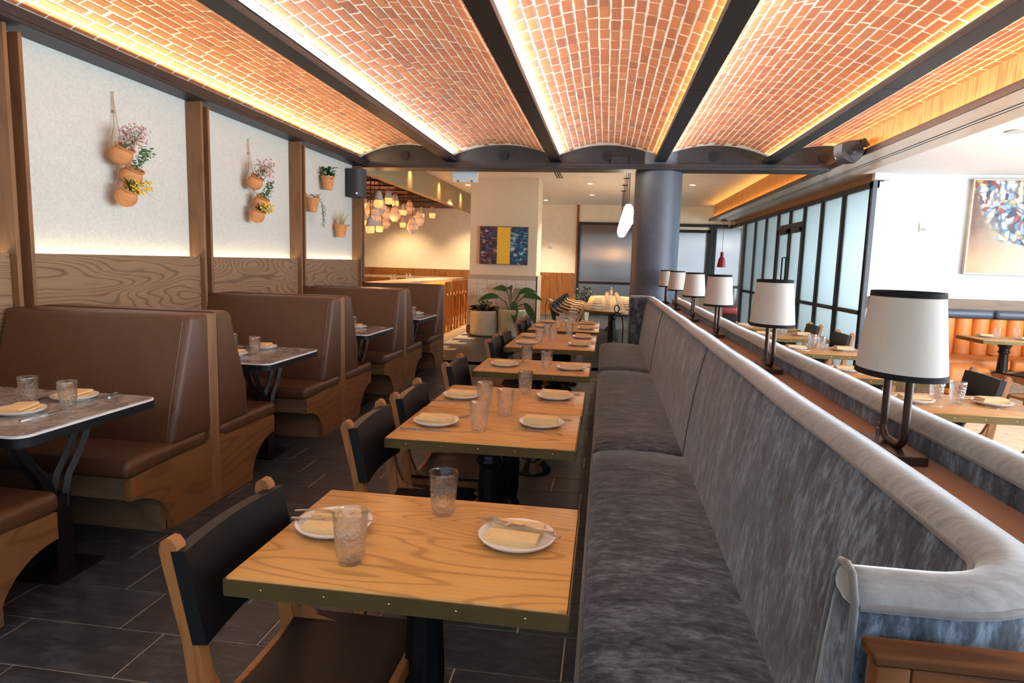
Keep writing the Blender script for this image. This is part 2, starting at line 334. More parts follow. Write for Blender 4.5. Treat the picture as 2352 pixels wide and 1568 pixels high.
def btube(bm,pts,r,seg=8,closed=False,M=None,flat=1):
    pts=[Vector(p) for p in pts]; n=len(pts); rings=[]; allv=[]
    up=Vector((0,0,1))
    t0=(pts[1]-pts[0]).normalized()
    if abs(t0.z)>.9: up=Vector((1,0,0))
    nrm=(up-t0*up.dot(t0)).normalized()
    for i,p in enumerate(pts):
        if closed: t=(pts[(i+1)%n]-pts[i-1])
        else: t=pts[min(i+1,n-1)]-pts[max(i-1,0)]
        t.normalize(); nrm=(nrm-t*nrm.dot(t)).normalized(); b=t.cross(nrm)
        rr=r[i] if isinstance(r,(list,tuple)) else r
        ring=[bm.verts.new(p+nrm*rr*math.cos(2*PI*k/seg)+b*rr*flat*math.sin(2*PI*k/seg)) for k in range(seg)]
        rings.append(ring); allv+=ring
    for i in range(n if closed else n-1):
        A,B=rings[i],rings[(i+1)%n]
        for k in range(seg): bm.faces.new((A[k],A[(k+1)%seg],B[(k+1)%seg],B[k]))
    if not closed: bm.faces.new(rings[0][::-1]); bm.faces.new(rings[-1])
    xform(bm,allv,M); return allv
def tube(pts,r,seg=8,closed=False,smooth=50): bm=bmesh.new(); btube(bm,pts,r,seg,closed); return fin(bm,smooth)
def bextr(bm,pts,a0,a1,plane='XZ',M=None):
    f={'XZ':lambda p,a:(p[0],a,p[1]),'YZ':lambda p,a:(a,p[0],p[1]),'XY':lambda p,a:(p[0],p[1],a)}[plane]
    A=[bm.verts.new(f(p,a0)) for p in pts]; B=[bm.verts.new(f(p,a1)) for p in pts]
    n=len(pts); bm.faces.new(A); bm.faces.new(B[::-1])
    for i in range(n): bm.faces.new((A[i],B[i],B[(i+1)%n],A[(i+1)%n]))
    xform(bm,A+B,M); return A+B
def extr(pts,a0,a1,plane='XZ',bev=0,seg=2,smooth=35):
    bm=bmesh.new(); bextr(bm,pts,a0,a1,plane)
    if bev: bmesh.ops.bevel(bm,geom=[e for e in bm.edges if len(e.link_faces)==2 and e.calc_face_angle(0)>.5],offset=bev,segments=seg,profile=.5,affect='EDGES')
    return fin(bm,smooth)
def bslab(bm,fn,nu,nv,thick):
    """closed shell: fn(u,v)->Vector on top, thick = Vector offset to underside"""
    T=[[bm.verts.new(fn(i/nu,j/nv)) for j in range(nv+1)] for i in range(nu+1)]
    U=[[bm.verts.new(v.co+Vector(thick)) for v in row] for row in T]
    for i in range(nu):
        for j in range(nv):
            bm.faces.new((T[i][j],T[i+1][j],T[i+1][j+1],T[i][j+1])); bm.faces.new((U[i][j],U[i][j+1],U[i+1][j+1],U[i+1][j]))
    for i in range(nu):
        for j in(0,nv): bm.faces.new((T[i][j],U[i][j],U[i+1][j],T[i+1][j]))
    for j in range(nv):
        for i in(0,nu): bm.faces.new((T[i][j],T[i][j+1],U[i][j+1],U[i][j]))
def slab(fn,nu,nv,thick,smooth=45): bm=bmesh.new(); bslab(bm,fn,nu,nv,thick); return fin(bm,smooth)
def obj(name,me,mat,parent=None,loc=(0,0,0),rot=(0,0,0)):
    if mat is not None and not me.materials: me.materials.append(mat)
    o=bpy.data.objects.new(name,me); COL.objects.link(o); o.location=loc; o.rotation_euler=rot
    if parent is not None: o.parent=parent
    return o
def tag(o,label,cat,group=None):
    o['label']=label; o['category']=cat
    if group: o['group']=group
    return o
def thing(name,label,cat,loc=(0,0,0),rz=0,group=None):
    o=bpy.data.objects.new(name,None); o.empty_display_size=.05; COL.objects.link(o); o.location=loc; o.rotation_euler=(0,0,rz)
    return tag(o,label,cat,group)
def struct(name,me,mat,label=None,parent=None):
    o=obj(name,me,mat,parent)
    if parent is None: o['kind']='structure'
    if label: o['label']=label
    return o
def dup(root,loc,rz,label,group=None,mats=None):
    r=root.copy(); COL.objects.link(r); r.location=loc; r.rotation_euler=(0,0,rz); r['label']=label
    if group: r['group']=group
    for ch in list(root.children):
        c=ch.copy(); COL.objects.link(c); c.parent=r
        for g in ch.children:
            d=g.copy(); COL.objects.link(d); d.parent=c
    return r

# ---------------------------------------------------------------- the setting
YB=18.7      # back wall
CZ=3.14      # flat ceiling height
WX=-3.5      # left wall face
SFX=3.38     # side storefront plane
# floor slab, slate tiles
floor=struct('floor',box(-8,7.6,-3.1,19,-.12,-.004),M_fgrout,'dark slate tiled floor of the aisle between booths and tables')
TW,TL=.27,.578
tm=[]
for k in range(3):
    e=.003; bm=bmesh.new(); vs=bbox(bm,e,TL-e,e,TW-e,-.012,0)
    bmesh.ops.bevel(bm,geom=[ed for ed in bm.edges if all(v.co.z>-.001 for v in ed.verts)],offset=.0015,segments=1,affect='EDGES'); tm.append(fin(bm,0)); tm[-1].materials.append(M_slate)
def tile_rows(y0,y1,x0,x1):
    out=[]; j=int(math.floor((y0-1.846)/TW)); 
    while 1.846+j*TW<y1:
        y=1.846+j*TW; x=-1.634-.193*j; x=x-math.floor((x-x0)/TL)*TL
        while x<x1: out.append((x,y)); x+=TL
        j+=1
    return out
for (x,y) in tile_rows(1.0,8.9,-3.4,.05):
    p=proj((x+TL/2,y+TW/2,0))
    if p is None: continue
    if x<-2.9 and not(-200<p[0]<2500 and p[1]<1700): continue
    obj('tile',random.choice(tm),None,floor,(x,y,0))
def joined_pieces(name,items,sx,sy,sz,mat,parent,z=0,e=.003,frame=None):
    vs=[];fs=[];rn=[]
    for it in items:
        x,y=it[:2]; b=len(vs); q=random.random()
        for X in(x+e,x+sx-e):
            for Y in(y+e,y+sy-e):
                for Z in(z-sz,z): vs.append((X,Y,Z)); rn.append(q)
        for f in((0,1,3,2),(4,6,7,5),(0,4,5,1),(2,3,7,6),(0,2,6,4),(1,5,7,3)): fs.append([b+i for i in f])
    me=bpy.data.meshes.new('mesh'); me.from_pydata(vs,[],fs); a=me.attributes.new('rnd','FLOAT','POINT'); a.data.foreach_set('value',rn)
    o=obj(name,me,mat,parent); o['kind']='stuff'; return o
far=tile_rows(8.95,18.4,-2.84,3.3)+tile_rows(-2.9,1.0,-3.4,.6)
joined_pieces('distant_tiles',far,TL,TW,.01,M_slate2,floor)
# pale plank floor of the right dining zone, and striped mosaic by the bar
pl=box(.003,.397,.003,.097,-.012,.004)
pl.materials.append(M_peach); planks=[]
for j in range(-10,130):
    y=-2.9+j*.1+.9; x=.98-(j%2)*.2
    while x<7.3:
        planks.append((x,y)); x+=.4
def inview(p,m=60):
    q=proj(p); return q and -m<q[0]<2352+m and -m<q[1]<1568+m
near=[q for q in planks if q[0]>2.0 and q[1]<8.9 and inview((q[0]+.2,q[1]+.05,0)) and 3.4<q[1]]
near.sort(key=lambda q:q[0]**2+q[1]**2); nears=set(near[:290])
for q in near[:290]: obj('plank_tile',pl,None,floor,(q[0],q[1],0))
joined_pieces('distant_plank_tiles',[q for q in planks if q not in nears and q[1]<9],.4,.1,.008,M_peach,floor,z=.004)
mo=box(-4.2,-2.86,0,.05,-.01,.004); mo.materials.append(M_mosaic)
struct('bar_floor_bed',box(-8,-2.85,9,YB,-.01,0),M_mosaicgap,None,floor)
for i in range(80): obj('mosaic_strip',mo,None,floor,(0,9.2+i*.1,0))

# left wall: plaster, wainscot boards, posts
wl=struct('wall_left',box(WX-.15,WX,-3,8.72,0,3.1),M_plaster,'pale plaster wall above the brown booths')
POST=[-.25,1.5,3.27,5.03,6.78,8.56]
for i,y in enumerate(POST):
    y1=POST[i+1] if i<5 else None
    t=obj('trim_%d'%(i+1),box(WX,WX+.14,y,y+.028,0,2.71,.003,1),M_oakpost); t['kind']='structure'; t['label']='brown oak wall post, twin fins between booth panels'
    obj('fin_board',box(WX,WX+.135,y+.10,y+.128,0,2.69,.003,1),M_oakpost,t); obj('fin_web',box(WX,WX+.04,y+.028,y+.1,0,2.7),M_oakpost,t)
    if y1: struct('wainscot_panel',box(WX+.07,WX+.095,y+.13,y1-.001,0,1.44,.002,1),M_oak,'smoked oak wainscot board with wavy grain',wl)
for i in range(1,5):
    y0,y1=POST[i]+.14,POST[i+1]-.01
    area('wainscot_led_%d'%i,(WX+.035,(y0+y1)/2,1.40),(-.12,0,1),y1-y0,.02,2.2,(1,.82,.5),up=(0,1,0))
wb=struct('wall_beam',box(WX,WX+.2,-3,8.72,2.715,2.745,.003,1),M_black,'black steel channel along the top of the plaster wall')
obj('web',box(WX,WX+.06,-3,8.72,2.745,2.9),M_black,wb); obj('lip',box(WX+.19,WX+.2,-3,8.72,2.74,2.80),M_black,wb)
area('vault_led_0',(WX+.10,3.1,2.815),(.9,0,.44),11,.02,80,(1,.72,.4),up=(0,1,0),spread=math.radians(145))

# steel beams and brick vaults
BX=[-2.145,-.725,.63,2.0]
for i,x in enumerate(BX):
    b=struct('ceiling_beam',box(x-.072,x+.072,-3,8.72,2.80,2.815,.002,1),M_black,'black steel ceiling beam between brick vaults')
    obj('web',box(x-.022,x+.022,-3,8.72,2.815,2.95),M_black,b)
    for s in(-1,1): obj('flange_lip',box(x+s*.069-.003,x+s*.069+.003,-3,8.72,2.812,2.846),M_black,b)
    obj('plate_joint',box(x-.073,x+.073,5.2,5.204,2.7985,2.8),M_satin,b)
    area('vault_led_%d'%(i+1),(x+.034,3.1,2.858),(.93,0,.37),11,.014,[82,82,92,85][i],(1,.92,.83),up=(0,1,0),spread=math.radians(140))
    area('vault_led_back_%d'%(i+1),(x-.034,3.1,2.858),(-.35,0,.94),11,.014,22,(1,.6,.2),up=(0,1,0))
bms=[]
for k in range(6):
    bm=bmesh.new(); vs=bbox(bm,-.0275+R(-.0015,.0015),.0275+R(-.0015,.0015),-.0865,.0865,-.0025,.012)
    bmesh.ops.subdivide_edges(bm,edges=[e for e in bm.edges if abs(e.verts[0].co.y-e.verts[1].co.y)>.1],cuts=1)
    for v in bm.verts: v.co+=Vector((R(-.002,.002),R(-.003,.003),R(-.001,.001)))
    bms.append(fin(bm,0)); bms[-1].materials.append(M_brick)
def circ3(p,q,r):
    ax,ay=p;bx,by=q;cx,cy=r; d=2*(ax*(by-cy)+bx*(cy-ay)+cx*(ay-by))
    ux=((ax*ax+ay*ay)*(by-cy)+(bx*bx+by*by)*(cy-ay)+(cx*cx+cy*cy)*(ay-by))/d
    uy=((ax*ax+ay*ay)*(cx-bx)+(bx*bx+by*by)*(ax-cx)+(cx*cx+cy*cy)*(bx-ax))/d
    return ux,uy,math.hypot(ax-ux,ay-uy)
VS=[]
for a,b in zip([WX+.07]+BX,BX+[None]):
    xl=a+.03
    if b is None: VS.append(((xl,2.885),(2.685,3.025),(3.34,2.885)))
    else: VS.append(((xl,2.885),((xl+b-.03)/2,3.025),(b-.03,2.885)))
VS[0]=((WX+.06,2.855),((WX+.06+BX[0])/2,3.025),(BX[0]-.03,2.885))
names=['over the booths','left of the middle','in the middle','right of the middle','along the cedar fascia']
for vi,(p,q,r) in enumerate(VS):
    cx,cz,rad=circ3(p,q,r); f0=math.atan2(p[0]-cx,p[1]-cz); f1=math.atan2(r[0]-cx,r[1]-cz)
    if vi==4: f1=math.asin((2.81-cx)/rad)
    bm=bmesh.new(); n=24; rows=[]
    for i in range(n+1):
        f=f0+(f1-f0)*i/n
        rows.append([bm.verts.new((cx+rr*math.sin(f),y,cz+rr*math.cos(f))) for rr in(rad,rad+.06) for y in(-3,8.74)])
    for A,B in zip(rows,rows[1:]):
        bm.faces.new((A[0],A[1],B[1],B[0])); bm.faces.new((A[2],B[2],B[3],A[3]))
        bm.faces.new((A[0],B[0],B[2],A[2])); bm.faces.new((A[1],A[3],B[3],B[1]))
    bm.faces.new((rows[0][0],rows[0][2],rows[0][3],rows[0][1])); bm.faces.new((rows[-1][0],rows[-1][1],rows[-1][3],rows[-1][2]))
    ce=struct('ceiling',fin(bm,60),M_mortar,'shallow red brick ceiling vault '+names[vi])
    nc=int(rad*(f1-f0)/.0705); items=[]
    for c in range(nc):
        f=f0+(f1-f0)*(c+.5)/nc; y=1.6+R(0,.19)
        while y<8.62:
            items.append((f,y)); y+=.192
    def key(it):
        P=(cx+rad*math.sin(it[0]),it[1],cz+rad*math.cos(it[0])); pr=proj(P)
        vis=pr and -20<pr[0]<2372 and -20<pr[1]
        return (0 if vis else 1, pr[2] if pr else 9)
    items.sort(key=key); vs=[];fs=[];rn=[]
    for k,(f,y) in enumerate(items):
        loc=(cx+rad*math.sin(f),y+R(-.006,.006),cz+rad*math.cos(f)); me=random.choice(bms)
        if k<300: obj('brick',me,None,ce,loc,(R(-.006,.006),f+R(-.01,.01),R(-.01,.01)))
        else:
            M=Matrix.Translation(loc)@Matrix.Rotation(f+R(-.012,.012),4,'Y'); b0=len(vs); q=random.random()
            for v in me.vertices: vs.append(M@v.co); rn.append(q)
            for pg in me.polygons: fs.append([b0+i for i in pg.vertices])
    me=bpy.data.meshes.new('mesh'); me.from_pydata(vs,[],fs); at=me.attributes.new('rnd','FLOAT','POINT'); at.data.foreach_set('value',rn)
    o=obj('distant_bricks',me,M_brick2,ce); o['kind']='stuff'

# end beam with arched black tympanum
eb=struct('end_beam',box(-3.62,2.70,8.6,8.95,2.70,2.735,.003,1),M_black,'black steel cross beam at the end of the vaults')
obj('web',box(-3.62,2.80,8.74,8.84,2.735,3.14),M_black,eb)
obj('lip',box(-3.62,2.70,8.6,8.615,2.735,2.768),M_black,eb)
disc=lathe([(0,0),(.055,0),(.06,.006),(.06,.02),(0,.02)],20)
for px,py in((930,357),(1157,357),(1395,359),(1640,359),(1892,362)):
    P=ony(px,py,8.74); obj('cover_disc',disc,M_satin,eb,(P.x,8.74,P.z),(PI/2,0,0))
obj('junction_box',box(.0,.22,8.7,8.74,2.77,2.88,.004,1),M_black,eb)
obj('conduit',tube([(-.03,8.73,2.78),(-.03,8.73,2.95)],.006),M_black,eb)
tag(obj('round_column',lathe([(.31,0),(.31,2.95)],48),M_char,None,(.645,8.97,0)),'thick round charcoal column at the far end of the banquettes','column')

# shell of the back area
struct('ceiling_flat',box(-8,3.4,8.85,YB,CZ,CZ+.1),M_ceil,'cream flat ceiling of the back dining area').name='ceiling'
struct('ceiling_white',box(3.2,7.6,-3,9.1,2.722,2.9),M_whitec,'white flat ceiling of the right dining zone').name='ceiling'
wbk=struct('wall_back',box(-8,4.0,YB,YB+.15,0,3.3),M_cream,'cream back wall above amber wood wainscot')
x=-7.9
while x<-.9:
    obj('wainscot_plank',box(x+.003,min(x+.37,-.9),YB-.03,YB,.12,1.2,.004,1),M_wains,wbk); x+=.37
obj('wainscot_skirting',box(-7.9,-.9,YB-.04,YB,0,.12,.004,1),M_wains,wbk)
struct('wall_back_post',box(-.88,-.82,YB-.06,YB,0,CZ),M_wains,'slim brown post on the back wall').name='trim_7'
struct('wall_bar',box(-8.1,-8,8.9,YB,0,3.3),M_cream,'cream wall at the far side of the bar').name='wall_side'
struct('wall_bar_front',box(-8,WX,8.72,8.9,0,3.3),M_cream,'cream partition wall behind the last booth').name='wall_front'
sb=struct('soffit_beam',box(WX-.12,WX,8.9,16.9,2.70,CZ),M_beam,'long tan plaster beam over the edge of the bar')
for i,y in enumerate((11.2,13.2,15.2)):
    l=bpy.data.lights.new('beam_scallop','SPOT'); l.energy=16; l.color=(1,.6,.2); l.spot_size=1.2; l.spot_blend=1.0; l.shadow_soft_size=.05
    o=bpy.data.objects.new('beam_scallop',l); COL.objects.link(o); o.location=(WX+.14,y,CZ-.05); o.rotation_euler=(0,math.radians(38),0)
struct('bar_ceiling',box(-8,WX-.12,8.9,YB,2.98,3.1),plain('dark_bar_ceiling',(.16,.06,.045),.8),'dark reddish ceiling above the bar').name='ceiling'
# tan pillar with tiled base
pc=struct('pillar',box(-2.76,-1.39,12.92,13.75,0,CZ),M_tan,'square tan plaster pillar with white tiled base')
obj('tile_bed',box(-2.785,-1.365,12.9,13.77,0,1.2),M_grout,pc); obj('base_board',box(-2.8,-1.35,12.885,13.78,0,.16),M_rail,pc)
obj('metal_edge',box(-1.372,-1.356,12.888,12.902,0,1.2),M_black,pc)
th=box(.002,.188,0,.012,.002,.092); tv=box(.002,.061,0,.012,.002,.186); th.materials.append(M_tile); tv.materials.append(M_tile)
z=.165; r=0
while z<1.11:
    if r%3==2:
        if z+.188>1.2: break
        for i in range(22): obj('wall_tile',tv,None,pc,(-2.783+i*.0635,12.888,z))
        z+=.188
    else:
        for i in range(7): obj('wall_tile',th,None,pc,(-2.783+i*.2,12.888,z)).scale=(1.05,1,1)
        z+=.094
    r+=1

# soffit, fascia and cove on the right
SZ=2.72
so=struct('soffit',box(2.70,3.2,-3,9.0,SZ,SZ+.03,.004,1),M_soffit,'oak soffit with linear air vents on the right')
obj('far_board',box(2.70,SFX,9.0,YB-.5,SZ,SZ+.03,.004,1),M_soffit,so)
obj('lip',box(2.695,2.712,-3,YB-.5,SZ+.0,SZ+.06),M_bronze,so)
for k,xx in enumerate((2.935,2.96,2.985)): obj('vent_slot',box(xx-.007,xx+.007,-3,17.5,SZ-.0015,SZ+.002),M_vent if k!=1 else M_whiteedge,so)
fa=struct('fascia',box(2.815,2.86,-3,YB-.6,SZ+.03,3.14),M_rail,'amber lit cedar board fascia above the soffit')
pk=box(0,.012,.002,.108,SZ+.03,3.14); pk.materials.append(M_fascia)
y=1.0
while y<YB-.7: obj('plank',pk,None,fa,(2.803,y,0)); y+=.11
area('cove_led',(2.745,7.6,SZ+.045),(.55,0,.84),21,.02,50,(1,.55,.12),up=(0,1,0))

# side storefront of frosted glass
sf=struct('window_1',box(SFX-.03,SFX+.05,9.0,YB,2.55,2.63),M_frame,'black framed storefront of tall frosted glass panes')
MX=[9.06,10.05,10.98,11.9,13.62,14.6,15.6,16.7]
obj('wood_header',box(SFX,SFX+.1,9,YB,2.63,2.74),M_soffit,sf)
bd=box(-.012,0,.002,.098,2.63,2.72); bd.materials.append(M_fascia)
y=9.05
while y<18: obj('header_board',bd,None,sf,(SFX,y,0)); y+=.1
fr=box(SFX-.03,SFX+.05,-.035,.035,0,2.57); fr.materials.append(M_frame)
for y in MX: obj('mullion',fr,None,sf,(0,y,0))
for a,b in zip(MX,MX[1:]):
    if a==11.9: continue
    obj('rail',box(SFX-.03,SFX+.05,a,b,.90,.955),M_frame,sf)
    obj('pane',box(SFX+.005,SFX+.02,a+.03,b-.03,.95,2.56),M_frost,sf); obj('pane',box(SFX+.005,SFX+.02,a+.03,b-.03,.06,.91),M_frost,sf)
    obj('sill',box(SFX-.03,SFX+.05,a,b,0,.08),M_frame,sf)
obj('rail',box(SFX-.03,SFX+.05,11.9,13.62,2.24,2.32),M_frame,sf); obj('mullion',box(SFX-.03,SFX+.05,12.73,12.79,2.3,2.57),M_frame,sf)
obj('transom_pane',box(SFX+.005,SFX+.02,11.93,12.73,2.32,2.55),M_frost,sf); obj('transom_pane',box(SFX+.005,SFX+.02,12.79,13.6,2.32,2.55),M_frost,sf)
for k,(a,b) in enumerate(((11.95,12.75),(12.77,13.57))):
    d=struct('door_%d'%(k+1),box(SFX-.02,SFX+.03,a,a+.07,.01,2.24),M_frame,'black framed frosted glass door leaf with long pull handle')
    obj('stile',box(SFX-.02,SFX+.03,b-.07,b,.01,2.24),M_frame,d); obj('top_rail',box(SFX-.02,SFX+.03,a,b,2.14,2.24),M_frame,d); obj('bottom_rail',box(SFX-.02,SFX+.03,a,b,.01,.2),M_frame,d)
    obj('pane',box(SFX+.0,SFX+.012,a+.06,b-.06,.2,2.14),M_frost,d); hy=b-.12 if k==0 else a+.12
    obj('pull_handle',tube([(SFX-.02,hy,.75),(SFX-.07,hy,.75),(SFX-.07,hy,1.7),(SFX-.02,hy,1.7)],.014),M_satin,d)
    obj('closer',box(SFX-.06,SFX-.02,a+.05,a+.35,2.17,2.22),M_satin,d)
# vestibule beyond the glass
struct('vestibule_floor',box(SFX+.05,7.5,9.3,YB,-.1,.002),M_peach,'pale floor behind the frosted glass').name='floor'
struct('vestibule_ceiling',box(SFX+.05,7.6,9.3,YB,2.7,2.8),M_white,'white ceiling behind the frosted glass').name='ceiling'
struct('wall_far_right',box(7.5,7.6,9.3,YB,0,.45),M_white,'low white sill wall of the vestibule').name='wall_vestibule'
# white wall with painting
struct('trim_corner_block',box(SFX-.05,SFX+.14,8.9,8.99,2.64,2.722),M_white,'small pale block at the top of the corner post').name='trim_10'
wr=struct('wall_right',box(SFX+.02,7.6,9.0,9.2,0,2.9),M_white,'plain white wall above the orange banquette')
struct('trim_end_post',box(SFX-.03,SFX+.02,8.98,9.1,0,2.64),M_char,'grey corner post beside the frosted storefront').name='trim_8'
struct('trim_wood',box(SFX+.05,7.5,8.93,9.0,1.0,1.16,.003,1),M_oakx,'oak rail above the orange banquette').name='trim_9'
# glazed walls out of frame that admit the daylight
g1=struct('window_2',box(7.45,7.55,-3.1,9,0,.42),M_white,'glazed right wall')
obj('header',box(7.45,7.55,-3.1,9,2.72,2.9),M_white,g1)
for i in range(9): obj('mullion',box(7.46,7.54,-3.05+i*1.5,-2.98+i*1.5,.4,2.75),M_frame,g1)
g2=struct('window_3',box(-3.65,7.6,-3.1,-3.0,0,.42),M_white,'glazed wall behind the camera')
obj('header',box(-3.65,7.6,-3.1,-3,2.74,3.2),M_white,g2)
for i in range(9): obj('mullion',box(-3.6+i*1.38,-3.52+i*1.38,-3.08,-3.02,.4,2.75),M_frame,g2)
# back storefront of reeded glass
bf=struct('window_4',box(-.82,3.3,YB-.06,YB+.0,2.58,2.66),M_frame,'black framed reeded glass partition in the back wall')
for a,b in((-.82,.95),(2.95,3.72)):
    obj('pane',box(a+.05,b-.05,YB-.03,YB-.02,.98,2.58),M_reed,bf); obj('pane',box(a+.05,b-.05,YB-.03,YB-.02,.1,.92),M_reed,bf)
    obj('rail',box(a,b,YB-.06,YB,.91,.98),M_frame,bf); obj('sill',box(a,b,YB-.06,YB,0,.1),M_frame,bf)
for xx in(-.8,.95,1.75,2.87,2.97,3.75): obj('mullion',box(xx-.035,xx+.035,YB-.07,YB,0,2.66),M_frame,bf)
obj('pane',box(.98,1.72,YB-.03,YB-.02,.1,2.58),M_reed,bf)
dr=struct('door_3',box(1.79,1.87,YB-.06,YB,.02,2.5),M_frame,'black framed reeded glass door in the back wall')
obj('stile',box(2.76,2.84,YB-.06,YB,.02,2.5),M_frame,dr); obj('top_rail',box(1.79,2.84,YB-.06,YB,2.42,2.5),M_frame,dr); obj('bottom_rail',box(1.79,2.84,YB-.06,YB,.02,.25),M_frame,dr)
obj('pane',box(1.86,2.77,YB-.03,YB-.02,.25,2.42),M_reed,dr); obj('handle',tube([(2.7,YB-.06,1.0),(2.7,YB-.1,1.0),(2.6,YB-.1,1.0)],.014),M_satin,dr); obj('closer',box(2.3,2.7,YB-.1,YB-.05,2.43,2.48),M_satin,dr)
# ceiling fittings of the back area
dl=lathe([(0,0),(.055,0),(.055,.006),(.07,.006),(.07,.012),(0,.012)],20); dl.materials.append(M_down)
for i,(px,py) in enumerate(((1355,422),(1360,448),(1254,460),(1591,425),(1075,425))):
    P=onz(px,py,CZ-.012); t=thing('downlight',['small recessed downlight nearest the white pendants','recessed downlight between the pendants and the back wall','recessed downlight at the back left of the flat ceiling','recessed downlight to the right of the column','recessed downlight behind the white sign'][i],'light',P,0,'recessed downlights')
    obj('lens',lathe([(0,0),(.055,0),(.055,.006),(0,.006)],20),M_down,t); obj('trim_ring',lathe([(.055,0),(.075,0),(.075,.01),(.055,.01),(.055,0)],20),M_plastic,t)
    l=bpy.data.lights.new('downlight','SPOT'); l.energy=480; l.color=(1,.8,.58); l.spot_size=1.9; l.spot_blend=.8; l.shadow_soft_size=.06
    o=bpy.data.objects.new('downlight_lamp',l); COL.objects.link(o); o.location=(P.x,P.y,CZ-.03)
for i,(px,py) in enumerate(((1640,425),(1598,455),(2340,303))):
    P=onz(px,py,CZ-.01 if i<2 else 2.712); tag(obj('ceiling_speaker',lathe([(0,0),(.09,0),(.1,.01),(0,.01)],24),M_ceil if i<2 else M_white,None,P),['round flush ceiling speaker to the right of the column','far round flush ceiling speaker before the back wall','round flush speaker in the white right ceiling'][i],'speaker','flush ceiling speakers')
vt=thing('slot_diffuser','dark triple slot air diffuser in the back ceiling','vent',onz(1281,400,CZ-.006),.0)
for k in range(3): obj('slot',box(-.05+k*.045,-.03+k*.045,-.6,.6,0,.006),M_vent,vt)
tag(obj('access_cover',box(-.12,.12,-.05,.05,0,.008,.002,1),M_plastic,None,onz(1350,408,CZ-.008)),'small pale cover plate in the back ceiling','cover')

# ---------------------------------------------------------------- brown leather booths
BXE,BXW=-2.24,-3.40      # aisle end and wall end of the booths
DIV=[1.60,3.395,5.265,7.03,8.79]
ordn=['nearest','second','third','fourth','last']
for i,y in enumerate(DIV):
    last=i==4
    tag(obj('booth_divider',box(BXW,BXE+.004,y-.045,y+(.02 if last else .045),0,1.125,.004,1),M_benchd),
        ['grey oak booth divider beside the seat at the left edge','grey oak divider at the back of the nearest full booth','grey oak divider between the second and third booths','grey oak divider between the third and last booths','grey oak end panel closing the last booth'][i],'divider','oak booth dividers')
def bench_meshes():
    # local: divider face at y=0, seat towards -y, aisle end x=0, wall end x=-1.14
    arc=[(-.36-.30*math.sin(a)**1.0,.26-.26*math.cos(a)**1.0) for a in [k*PI/2/10 for k in range(11)]]
    arc=[(-.35-.29*(1-math.cos(a)),.255*math.sin(a)) for a in [k*PI/2/10 for k in range(11)]]
    side=[(0,0)]+arc+[(-.64,.37),(0,.40)]
    sp=extr([(p[0],p[1]) for p in side],-.03,0,'YZ')
    seat=box(-1.15,.006,-.66,-.02,.365,.462,.035,4)
    backp=[(0,.44),(-.335,.44),(-.29,.64),(-.15,1.132),(0,1.132)]
    bm=bmesh.new(); bextr(bm,backp,-1.15,.004,'YZ')
    bmesh.ops.bevel(bm,geom=[e for e in bm.edges if max(v.co.y for v in e.verts)<-.05 or (min(v.co.y for v in e.verts)<-.05)],offset=.034,segments=5,profile=.5,affect='EDGES')
    bk=fin(bm,75)
    seam=tube([(-.035,-.327,.47),(-.035,-.2905,.64),(-.035,-.16,1.095)],.0035,6)
    ap=box(-1.14,-.03,-.625,-.60,.255,.365); apb=box(-1.14,-.03,-.40,-.36,0,.26)
    return sp,seat,bk,seam,ap,apb
BM=bench_meshes()
def bench(y,facing,label):
    t=thing('booth_bench',label,'booth bench',(BXE,y,0),0 if facing<0 else 0,'brown leather booth benches')
    if facing>0: t.scale=(1,-1,1)
    obj('side_panel',BM[0],M_bench,t); obj('seat',BM[1],M_leather,t); b=obj('backrest',BM[2],M_leather,t); obj('seam',BM[3],M_leather,b)
    obj('apron',BM[4],M_oakx,t); obj('toe_board',BM[5],M_oakx,t)
bench(DIV[0]+.047,1,'brown leather booth bench with only its seat corner at the left edge')
bl=['brown leather booth bench with tall back, nearest complete one on the left','brown leather booth bench behind the nearest complete one, facing away','brown leather booth bench facing the camera in the second booth','brown leather booth bench facing away in the third booth','brown leather booth bench facing the camera in the third booth','brown leather booth bench facing away in the last booth','brown leather booth bench at the end next to the bar']
k=0
for i in(1,2,3,4):
    bench(DIV[i]-.047,-1,bl[k]); k+=1
    if i<4: bench(DIV[i]+.047,1,bl[k]); k+=1

def rounded_rect(x0,x1,y0,y1,r,n=5,corners=(0,1,1,0)):
    pts=[]
    for (cx,cy,a0),c in zip(((x0,y0,PI),(x1,y0,1.5*PI),(x1,y1,0),(x0,y1,.5*PI)),corners):
        if not c: pts.append((cx,cy)); continue
        sx=1 if cx==x0 else -1; sy=1 if cy==y0 else -1
        for k in range(n+1):
            a=a0+k*PI/2/n; pts.append((cx+sx*r+r*math.cos(a),cy+sy*r+r*math.sin(a)))
    return pts
bt_top=extr(rounded_rect(-1.08,0,-.38,.38,.05),.735,.75,'XY',.0); bt_line=extr(rounded_rect(-1.08,.006,-.386,.386,.055),.738,.7465,'XY'); bt_edge=extr(rounded_rect(-1.08,.008,-.388,.388,.056),.70,.738,'XY')
bm=bmesh.new()
bbox(bm,-.36,-.12,-.13,.13,0,.014); bbox(bm,-.29,-.20,-.045,.045,.014,.36); bt_post=fin(bm,0)
def arm(s,x):
    pts=[(x,s*.028,.30),(x,s*.03,.36),(x,s*.055,.44),(x,s*.13,.54),(x,s*.17,.61),(x,s*.178,.66),(x,s*.178,.705)]
    return tube([Vector(p) for p in pts],.019,4)
BTY=[2.485,4.325,6.13,7.91]
